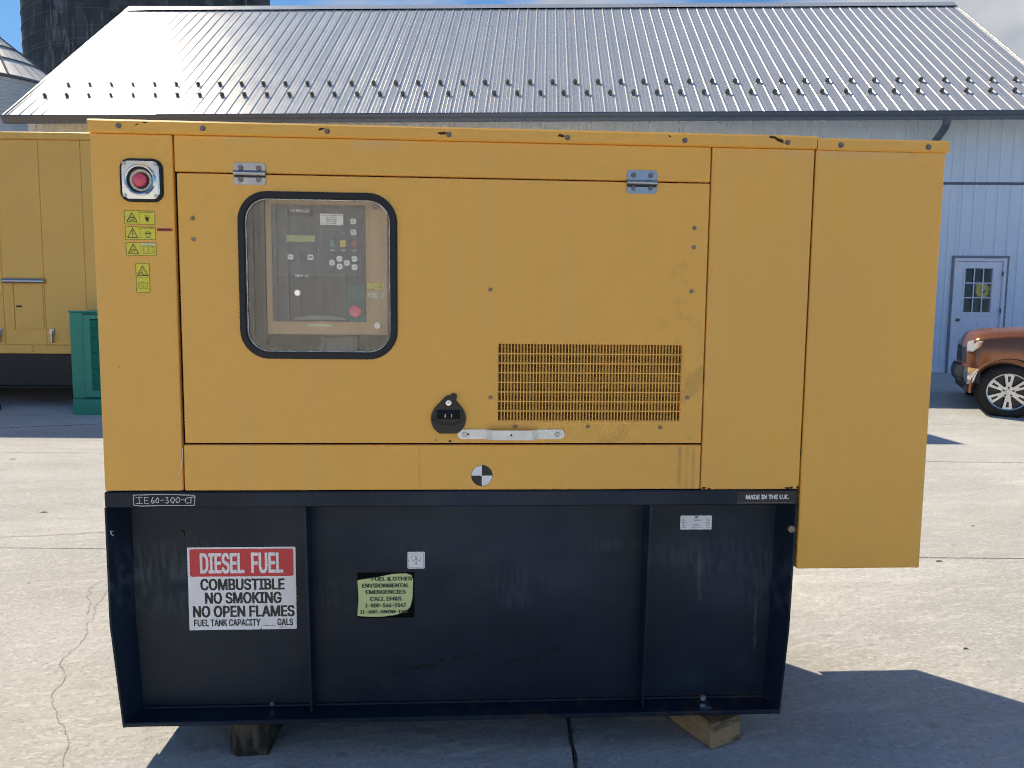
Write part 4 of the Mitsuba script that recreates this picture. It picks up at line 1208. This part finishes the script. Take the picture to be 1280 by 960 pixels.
gadd('roof_plug', [cyl_y(0, 0, 0, -0.012, 0.009, 12).apply_transform(trimesh.transformations.rotation_matrix(-math.pi / 2, [1, 0, 0])).apply_translation((1.195, 0.10, 2.042))], 'rubber')
gadd('loose_wire', tube([(0.2175, -0.002, 1.050), (0.219, -0.006, 1.020), (0.2165, -0.010, 0.990), (0.207, -0.012, 0.965), (0.200, -0.011, 0.950)], 0.0012, 6), 'galvanised', smooth=True)
# the control board behind the window
gadd('control_panel__mount', [cbx(0.4605, 0.8480, 0.100, 0.104, 1.404, 1.8400, 0.001), bx(0.4605, 0.4640, 0.104, 0.30, 1.404, 1.84), bx(0.8445, 0.848, 0.104, 0.30, 1.404, 1.84)], 'plate_yellow')
gadd('control_panel__inner_wall', bx(0.36, 0.94, 0.32, 0.33, 1.25, 1.88), 'panel_grey')
CY = 0.100
gadd('control_panel__housing', plate(sbox(0.482, 1.446, 0.778, 1.816), CY, 0.010, 0.002), 'panel_grey')
gadd('control_panel__face', plate(rrect(0.490, 0.766, 1.592, 1.808, 0.004).difference(sbox(0.535, 1.78, 0.616, 1.81)), CY - 0.010, 0.003, 0.001), 'panel_face')
fy = CY - 0.013
gadd('control_panel__face__screen', plate(sbox(0.530, 1.700, 0.619, 1.7205), fy, 0.001), 'lcd')
gadd('control_panel__face__lettering', text('CATERPILLAR', 0.543, 0.600, 1.7935, 1.8020, CY - 0.010, 0.0008, True), 'ink_white')
gadd('control_panel__face__lettering', text('EMCP 3.3', 0.556, 0.596, 1.5885, 1.5960, CY - 0.010, 0.0035, True), 'ink_white')
gadd('control_panel__face__data_label', plate(sbox(0.637, 1.7545, 0.7095, 1.7895), fy, 0.001), 'sign_white')
gadd('control_panel__face__data_print', plate(unary_union([sbox(0.640, 1.7835, 0.706, 1.7850)] + [sbox(0.655, 1.758 + 0.006 * k, 0.690, 1.7602 + 0.006 * k) for k in range(4)] + [sbox(0.641, 1.759 + 0.006 * k, 0.648, 1.7600 + 0.006 * k) for k in range(4)]), fy - 0.001, 0.0004), 'ink_grey')


def button(u, z, w, h, mat, r=0.004, icon=None):
    gadd('control_panel__button', plate(rrect(u - w / 2, u + w / 2, z - h / 2, z + h / 2, r), fy, 0.003, 0.001), mat)
    if icon is not None:
        gadd('control_panel__button_icon', plate(icon, fy - 0.003, 0.0004), 'ink_grey')


def ring_icon(u, z, s):
    p = Point(u, z).buffer(s)
    return unary_union([p.difference(p.buffer(-0.001)), stroke([(u - s * .5, z), (u + s * .5, z)], 0.001)])


button(0.542, 1.6515, 0.018, 0.017, 'ink_white', icon=stroke([(0.538, 1.652), (0.546, 1.652)], 0.002))
button(0.605, 1.6515, 0.018, 0.017, 'ink_white', icon=sbox(0.599, 1.649, 0.611, 1.655))
button(0.742, 1.767, 0.018, 0.017, 'ink_white', icon=ring_icon(0.742, 1.767, 0.005))
button(0.742, 1.7325, 0.018, 0.017, 'ink_white', icon=stroke([(0.737, 1.737), (0.747, 1.728)], 0.003))
button(0.675, 1.6965, 0.017, 0.020, 'button_green', icon=ring_icon(0.675, 1.6965, 0.004))
button(0.7085, 1.6965, 0.018, 0.020, 'button_yellow', icon=ring_icon(0.7085, 1.6965, 0.005))
button(0.743, 1.6965, 0.018, 0.020, 'button_red', icon=ring_icon(0.743, 1.6965, 0.004))
button(0.6965, 1.6480, 0.018, 0.018, 'ink_white', 0.007, Polygon([(0.6935, 1.6465), (0.6995, 1.6465), (0.6965, 1.652)]))
button(0.6970, 1.6230, 0.018, 0.018, 'ink_white', 0.007, Polygon([(0.6940, 1.6255), (0.7, 1.6255), (0.6970, 1.620)]))
button(0.6730, 1.6352, 0.018, 0.018, 'ink_white', 0.007, Polygon([(0.6755, 1.632), (0.6755, 1.638), (0.670, 1.635)]))
button(0.7205, 1.6352, 0.018, 0.018, 'ink_white', 0.007, Polygon([(0.718, 1.632), (0.718, 1.638), (0.7235, 1.635)]))
button(0.7445, 1.6480, 0.018, 0.017, 'ink_white', icon=stroke([(0.740, 1.645), (0.742, 1.650), (0.749, 1.650)], 0.0014))
button(0.7445, 1.6220, 0.018, 0.017, 'ink_white', icon=stroke([(0.749, 1.626), (0.749, 1.620), (0.741, 1.620)], 0.0014))
for u in (0.6755, 0.7095):
    gadd('control_panel__lamp_icon', plate(unary_union([stroke([(u - 0.005, 1.727), (u + 0.005, 1.727)], 0.0012), stroke([(u - 0.004, 1.727), (u, 1.733), (u + 0.004, 1.727)], 0.0012)]), fy, 0.0005), 'dull_grey')
for u, s in ((0.675, 'RUN'), (0.7085, 'AUTO'), (0.743, 'STOP')):
    gadd('control_panel__face__lettering', text(s, u - 0.007, u + 0.007, 1.6725, 1.6765, fy, 0.0005, True), 'ink_white')
ln = unary_union([sbox(0.486, 1.5705, 0.534, 1.5715), sbox(0.533, 1.447, 0.534, 1.5715), sbox(0.492, 1.7395, 0.764, 1.7400), sbox(0.630, 1.594, 0.6305, 1.80)])
gadd('control_panel__line', plate(ln, fy + 0.0027, 0.0032), 'dull_grey')
gadd('control_panel__key_switch', [cyl_y(0.563, 1.5375, CY - 0.010, CY - 0.020, 0.0095, 20), cyl_y(0.563, 1.5375, CY - 0.020, CY - 0.026, 0.0075, 20)], 'chrome', smooth=40)
gadd('control_panel__side_cover', plate(sbox(0.715, 1.447, 0.777, 1.562), CY - 0.010, 0.003), 'teal_paint')
gadd('control_panel__stop_button', lathe_y([(0.010, CY - 0.013), (0.012, CY - 0.025), (0.0185, CY - 0.028), (0.019, CY - 0.034), (0.014, CY - 0.0385), (0.0001, CY - 0.040)], 0.7480, 1.4800, 28), 'lens_red', smooth=50)
arc = [(0.632 + 0.085 * math.cos(t), 1.452 + 0.014 * math.sin(t)) for t in np.linspace(0, math.pi, 16)]
gadd('control_panel__cover_lip', plate(Polygon(arc), CY - 0.010, 0.006, 0.002), 'dull_grey')
for z0, z1, mt in ((1.551, 1.573, 'sticker_yellow'), (1.521, 1.543, 'sticker_pale')):
    gadd('control_panel__sticker', plate(sbox(0.784, z0, 0.835, z1), CY, 0.0008), mt)
    gadd('control_panel__sticker_print', plate(unary_union([tri_outline(0.7965, (z0 + z1) / 2, 0.017, 0.0012), book(0.822, (z0 + z1) / 2, 0.018, 0.011), sbox(0.784, z0, 0.835, z0 + 0.001), sbox(0.784, z1 - 0.001, 0.835, z1), sbox(0.809, z0, 0.8098, z1)]), CY - 0.0008, 0.0003), 'ink_black')
gadd('control_panel__quarter_turn', [cyl_y(0.8155, 1.4350, CY, CY - 0.010, 0.0105, 24), cyl_y(0.8155, 1.435, CY - 0.010, CY - 0.014, 0.007, 20)], 'steel', smooth=40)
gadd('control_panel__quarter_turn', [cyl_y(0.8105, 1.8150, CY, CY - 0.010, 0.0095, 24)], 'bolt_metal', smooth=40)
gadd('control_panel__nameplate', plate(sbox(0.592, 1.4310, 0.665, 1.4375), CY, 0.001), 'sticker_pale')
gadd('cable_duct', cbx(0.615, 0.735, 0.16, 0.30, 1.28, 1.402, 0.01), 'dull_grey')
gadd('wiring_harness', tube([(0.40, 0.25, 1.30), (0.50, 0.20, 1.335), (0.60, 0.22, 1.31), (0.74, 0.2, 1.34), (0.9, 0.24, 1.30)], 0.018, 10), 'rubber', smooth=True)

# ------------------------------------------------------------------ the discharge hood at the right end
HU0, HU1, HZ0, HZ1 = 2.2105, 2.6340, 0.6385, 2.0400
gadd('air_hood', [cbx(HU0, HU1, 0.0, 0.012, HZ0, 2.004, 0.003), bx(HU1 - 0.012, HU1 - 0.001, 0.012, GD, HZ0 + 0.001, 2.03), bx(HU0 + 0.001, HU1 - 0.012, GD - 0.012, GD - 0.001, HZ0 + 0.001, 2.03), bx(HU0 + 0.001, HU0 + 0.010, 0.012, GD - 0.012, HZ0 + 0.001, 0.91),
                  bx(HU0 + 0.001, HU1 - 0.012, 0.012, GD - 0.012, 2.02, 2.036)], 'yellow_paint', label='plain yellow hood box hanging past the right end')
ht = trimesh.convex.convex_hull(np.array([(x, y, z) for x in (HU0, HU1 + 0.008) for y, z in ((0.002, 2.0045), (-0.002, 2.0045), (-0.007, 2.009), (-0.007, 2.036), (-0.003, 2.0405), (0.012, 2.0415), (0.012, 2.0045))]))
gadd('air_hood__trim', ht, 'yellow_paint')
gadd('air_hood__trim', trimesh.convex.convex_hull(np.array([(x, y, z) for y in (0.0, GD) for x, z in ((HU1 - 0.001, 2.0045), (HU1 + 0.008, 2.012), (HU1 + 0.008, 2.036), (HU1 + 0.003, 2.0405), (HU1 - 0.02, 2.0415))])), 'yellow_paint')
for u in (2.285, 2.571):
    bolt('air_hood__bolt', u, 2.0190, -0.007, 0.0068, True)
gadd('air_hood__bottom_lip', [bx(HU0 + 0.002, HU1 - 0.014, 0.013, 0.030, HZ0 + 0.002, HZ0 + 0.006)], 'yellow_paint')
gadd('air_hood__splitter', [bx(HU0 + 0.05, HU1 - 0.05, 0.05, GD - 0.05, 1.0, 1.02)], 'dark_inside')

# ------------------------------------------------------------------ the black fuel tank base
RZ0, RZ1 = 0.857, 0.9085
REC = 0.09


def side_plate(sgn):
    # outer edge at the front from the rail down, with the lower taper; thicker towards the tank
    if sgn < 0:
        out = [(-0.0285, RZ0), (-0.0285, 0.48), (0.0, 0.130)]
        inn = [(0.013, RZ0), (0.013, 0.48), (0.030, 0.130)]
        front = 0.006
    else:
        out = [(2.2030, RZ0), (2.1950, 0.43), (2.1760, 0.130)]
        inn = [(2.168, RZ0), (2.162, 0.43), (2.150, 0.130)]
        front = -0.006
    q = []
    for (a, z), (b, z2) in zip(out, inn):
        q.append([(a, 0.0, z), (a + front, 0.0, z), (b, REC, z), (a, REC + 0.06, z)])
    ms = []
    for i in range(len(q) - 1):
        ms.append(trimesh.convex.convex_hull(np.array(q[i] + q[i + 1])))
    return cat(ms)


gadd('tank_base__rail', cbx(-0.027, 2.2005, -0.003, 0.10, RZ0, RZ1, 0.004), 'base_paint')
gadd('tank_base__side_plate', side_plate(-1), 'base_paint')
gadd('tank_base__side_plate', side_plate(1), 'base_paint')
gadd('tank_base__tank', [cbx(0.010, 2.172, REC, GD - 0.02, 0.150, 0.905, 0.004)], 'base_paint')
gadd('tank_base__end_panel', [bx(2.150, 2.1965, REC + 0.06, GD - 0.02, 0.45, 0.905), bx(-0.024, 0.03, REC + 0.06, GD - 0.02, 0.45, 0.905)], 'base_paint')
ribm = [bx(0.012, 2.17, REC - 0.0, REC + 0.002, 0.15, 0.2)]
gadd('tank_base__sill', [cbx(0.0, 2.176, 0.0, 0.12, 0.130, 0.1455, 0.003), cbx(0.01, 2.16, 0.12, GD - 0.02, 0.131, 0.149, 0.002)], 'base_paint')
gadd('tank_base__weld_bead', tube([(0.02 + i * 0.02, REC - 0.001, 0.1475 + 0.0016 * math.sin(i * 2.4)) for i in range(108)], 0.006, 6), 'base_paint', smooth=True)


def fin(front_top, back_top, front_bot, back_bot, y_top, y_bot, t=0.008):
    q = [(front_top, y_top, RZ0), (front_top + t, y_top, RZ0), (back_top, REC, RZ0), (back_top + t, REC, RZ0),
         (front_bot, y_bot, 0.148), (front_bot + t, y_bot, 0.148), (back_bot, REC, 0.148), (back_bot + t, REC, 0.148)]
    return trimesh.convex.convex_hull(np.array(q))


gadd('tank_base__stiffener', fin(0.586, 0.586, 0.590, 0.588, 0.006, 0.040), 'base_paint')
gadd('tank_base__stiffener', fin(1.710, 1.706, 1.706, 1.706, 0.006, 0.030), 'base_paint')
for u, z in ((0.172, 0.745),):
    gadd('tank_base__plug', cyl_y(u, z, REC + 0.001, REC - 0.006, 0.010, 18), 'rubber')
gadd('tank_base__hole', cyl_y(0.186, 0.745, REC + 0.0, REC - 0.0006, 0.006, 14), 'ink_black')
gadd('tank_base__bolt', [cyl_y(1.925, 0.1655, REC - 0.025, REC - 0.040, 0.011, 6), bx(1.905, 1.945, 0.02, 0.07, 0.1456, 0.150)], 'steel')
gadd('tank_base__bolt', [cyl_y(0.455, 0.158, REC, REC - 0.012, 0.008, 6)], 'steel')
gadd('tank_base__bolt', [cyl_y(2.186, 0.775, 0.012, -0.002, 0.012, 14)], 'bolt_metal')
hook = tube([(-0.014, 0.02, 0.775), (-0.016, 0.006, 0.78), (-0.012, 0.002, 0.772), (-0.010, 0.012, 0.764)], 0.002, 6)
gadd('tank_base__tie_ring', hook, 'galvanised')

# hand-lettered plate on the rail
RY = -0.003
w = 0.0017
lines = [[(0.0625, 0.8985), (0.0640, 0.8660), (0.085, 0.8635), (0.250, 0.8655), (0.2525, 0.8930), (0.249, 0.8975), (0.160, 0.9005), (0.0625, 0.8985)]]
x = 0.074
H0, H1 = 0.8715, 0.8915


def L(*pts):
    lines.append([(x + a, H0 + b * (H1 - H0)) for a, b in pts])


L((-0.004, 1.0), (0.016, 1.02)); L((0.006, 1.0), (0.007, 0.02)); L((-0.003, 0.0), (0.016, 0.02))
x = 0.096; L((0.012, 1.0), (0.0, 0.95), (0.001, 0.0), (0.014, -0.05)); L((0.001, 0.5), (0.011, 0.5))
x = 0.117; L((0.006, 1.0), (0.0, 0.4), (0.003, 0.05), (0.008, 0.1), (0.009, 0.4), (0.002, 0.45))
x = 0.130; L((0.007, 0.95), (0.001, 0.5), (0.002, 0.15), (0.008, 0.1), (0.011, 0.6), (0.006, 0.95))
x = 0.147; L((0.0, 0.5), (0.010, 0.55))
x = 0.162; L((0.0, 0.95), (0.007, 0.9), (0.003, 0.55), (0.009, 0.35), (0.005, 0.05), (-0.001, 0.1))
for x in (0.177, 0.193):
    L((0.006, 0.95), (0.0, 0.6), (0.002, 0.12), (0.008, 0.08), (0.012, 0.5), (0.010, 0.9), (0.004, 0.98))
x = 0.209; L((0.0, 0.6), (0.011, 0.55))
x = 0.222; L((0.008, 0.9), (0.001, 0.7), (0.0, 0.25), (0.006, 0.0), (0.012, 0.1))
x = 0.234; L((-0.004, 0.95), (0.014, 1.0)); L((0.006, 0.97), (0.005, 0.0))
gadd('tank_base__chalk_number', plate(unary_union([stroke(q, w) for q in lines]), RY, 0.0005), 'ink_white', label='white hand-lettered number in a drawn box on the black rail')
k = sticker('origin_label', 1.9960, 2.1960, 0.8630, 0.9040, None, 'ink_black', y=RY, border=False, label='black origin label at the right end of the rail',
            extra=[(text('MADE IN THE U.K.', 2.0260, 2.1700, 0.8775, 0.8925, RY - 0.0007, 0.0004, True, 0.0004), 'ink_white'), (plate(sbox(1.998, 0.8645, 2.188, 0.8660), RY - 0.0007, 0.0004), 'dull_grey')])

# the diesel sign
SY = REC
U0, U1, Z0, Z1 = 0.1875, 0.5400, 0.4160, 0.6990
k = gadd('diesel_sign', plate(rrect(U0, U1, Z0, Z1, 0.002), SY, 0.0015), 'sign_white', label='white sign with a red band reading diesel fuel')
W, Hh = U1 - U0, Z1 - Z0
sy = SY - 0.0015


def sgn(xa, xb, ya, yb):
    """A box given as shares of the sign, from the left and from the top."""
    return U0 + xa * W, U0 + xb * W, Z1 - yb * Hh, Z1 - ya * Hh


a = sgn(0.020, 0.980, 0.020, 0.352)
gadd('diesel_sign__band', plate(rrect(*a, 0.008), sy, 0.0004), 'sign_red')
gadd('diesel_sign__lettering', text('DIESEL', *sgn(0.118, 0.520, 0.065, 0.315), sy - 0.0004, 0.0004, True, 0.0012), 'sign_white')
gadd('diesel_sign__lettering', text('FUEL', *sgn(0.590, 0.880, 0.065, 0.315), sy - 0.0004, 0.0004, True, 0.0012), 'sign_white')
for s, xa, xb, ya, yb, bold in (('COMBUSTIBLE', 0.115, 0.890, 0.378, 0.518, True), ('NO SMOKING', 0.155, 0.860, 0.542, 0.682, True), ('NO OPEN FLAMES', 0.040, 0.980, 0.706, 0.846, True), ('FUEL TANK CAPACITY', 0.045, 0.660, 0.870, 0.955, False), ('GALS', 0.820, 0.965, 0.870, 0.955, False)):
    gadd('diesel_sign__lettering', text(s, *sgn(xa, xb, ya, yb), sy, 0.0004, True, 0.0013 if bold else 0.0006), 'ink_black')
xa, xb, za, zb = sgn(0.675, 0.800, 0.950, 0.956)
gadd('diesel_sign__blank_line', plate(sbox(xa, za, xb, zb), sy, 0.0004), 'ink_black')
xa, xb, za, zb = sgn(0.84, 0.91, 0.972, 0.980)
gadd('diesel_sign__blank_line', plate(sbox(xa, za, xb, zb), sy, 0.0004), 'ink_grey')
gadd('diesel_sign__torn_corner', plate(Polygon([(U0 + 0.655 * W, Z0), (U0 + 0.675 * W, Z0), (U0 + 0.668 * W, Z0 + 0.006)]), sy, 0.0005), 'ink_black')

# the emergency sticker, torn along its edges, on a dark backing
gadd('emergency_sticker', plate(sbox(0.7430, 0.4500, 0.9330, 0.6080), SY, 0.0008), 'backing_black', label='pale green sticker with emergency numbers on a dark backing')
edge = [(0.7445, 0.4600), (0.7480, 0.5200), (0.7455, 0.5800), (0.762, 0.5830), (0.800, 0.5880), (0.860, 0.6005), (0.905, 0.6020), (0.922, 0.5960), (0.927, 0.5800), (0.925, 0.5200), (0.918, 0.4900), (0.905, 0.4740), (0.870, 0.4620), (0.820, 0.4560), (0.780, 0.4560)]
torn = Polygon(edge).buffer(0.002)
gadd('emergency_sticker__paper', plate(torn, SY - 0.0008, 0.0005), 'sticker_green')


def clip_text(s, a, b, c, d, y):
    m = text(s, a, b, c, d, y, 0.0004, True)
    return m


for s, a, b, zt in (('FUEL & OTHER', 0.7905, 0.9250, 0.5930), ('ENVIRONMENTAL', 0.7590, 0.9160, 0.5700), ('EMERGENCIES', 0.7710, 0.9040, 0.5475), ('CALL EH&S', 0.7845, 0.8900, 0.5240), ('1-800-566-9347', 0.7690, 0.9040, 0.5010), ('(1-800-KNOW-EHS', 0.7530, 0.9120, 0.4780)):
    gadd('emergency_sticker__lettering', text(s, a, b, zt - 0.0140, zt, SY - 0.0013, 0.0003, True, 0.0008), 'ink_black')
# the small drain symbol plate and the data plate
dp = (0.9105, 0.9680, 0.6200, 0.6780)
cxm, czm = 0.9392, 0.650
art = unary_union([stroke([(cxm - 0.015, czm + 0.014), (cxm + 0.015, czm + 0.014), (cxm + 0.015, czm - 0.002), (cxm + 0.006, czm - 0.004), (cxm + 0.006, czm + 0.002), (cxm - 0.006, czm + 0.002), (cxm - 0.006, czm - 0.004), (cxm - 0.015, czm - 0.002), (cxm - 0.015, czm + 0.014)], 0.0012), Point(cxm, czm + 0.008).buffer(0.0035),
                   stroke([(cxm, czm - 0.004), (cxm, czm - 0.014)], 0.002), stroke([(cxm - 0.005, czm - 0.010), (cxm, czm - 0.0165), (cxm + 0.005, czm - 0.010)], 0.0014), rrect(0.9140, 0.9645, 0.6235, 0.6745, 0.001).difference(rrect(0.9152, 0.9633, 0.6247, 0.6733, 0.001))])
sticker('drain_plate', *dp, art, 'sign_white', y=SY, border=False, ink='ink_grey', label='small square white plate with a drain arrow')
nu0, nu1, nz0, nz1 = 1.8370, 1.9460, 0.7490, 0.7975
art = [sbox(nu0 + 0.050, nz1 - 0.0075, nu0 + 0.061, nz1 - 0.002)]
for r in range(6):
    zq = nz1 - 0.013 - 0.0058 * r
    art += [sbox(nu0 + 0.006, zq, nu0 + 0.006 + 0.006 + 0.008 * ((r * 7) % 3) / 2, zq + 0.0016), sbox(nu1 - 0.022 + 0.004 * (r % 2), zq, nu1 - 0.006, zq + 0.0016)]
    if r not in (2,):
        art.append(sbox(nu0 + 0.048 - 0.004 * (r % 3), zq, nu0 + 0.066 + 0.004 * (r % 3), zq + 0.0016))
art += [sbox(nu0 + 0.036, nz0 + 0.003, nu0 + 0.0363, nz1 - 0.01), sbox(nu0 + 0.078, nz0 + 0.003, nu0 + 0.0783, nz1 - 0.01)]
sticker('data_plate', nu0, nu1, nz0, nz1, unary_union(art), 'sign_white', y=SY, border=False, ink='ink_grey', label='white data plate near the right end of the tank')

# ------------------------------------------------------------------ timbers under the base
lb = [(0.322, 0.02, 0.0), (0.350, 0.0, 0.0), (0.452, 0.006, 0.0), (0.452, 0.55, 0.0), (0.330, 0.55, 0.0)]
bl = trimesh.convex.convex_hull(np.array([(a, b + 0.035, z) for a, b, _ in lb for z in (0.004, 0.122)] + [(a + 0.004, b + 0.04, 0.128) for a, b, _ in lb] + [(a, b + 0.035, 0.0) for a, b, _ in lb]))
add('wooden_block', bl, 'old_wood', MG, label='dark rotten timber block under the left end of the black tank base', category='timber block')
c0, e1, e2 = np.array([0.693, 2.411]), np.array([0.121, 0.065]), np.array([-0.065, 0.121])
e1, e2 = e1 / np.linalg.norm(e1), e2 / np.linalg.norm(e2)
beam = cbx(0, 0.137, 0, 1.15, 0, 0.090, 0.006)
mw = np.eye(4)
mw[:2, 0], mw[:2, 1], mw[:2, 3] = e1, e2, c0
beam.vertices[:, 2] *= 1.0
add('wooden_block', beam, 'wood', mw, label='pale sawn timber beam sticking out under the right end of the black tank base', category='timber block')
packer = cbx(0.02, 0.12, 0.14, 0.9, 0.0905, 0.129, 0.004)
add('wood_packer', packer, 'old_wood', mw, label='thin dark packing strip between the pale beam and the black tank base', category='packing strip')
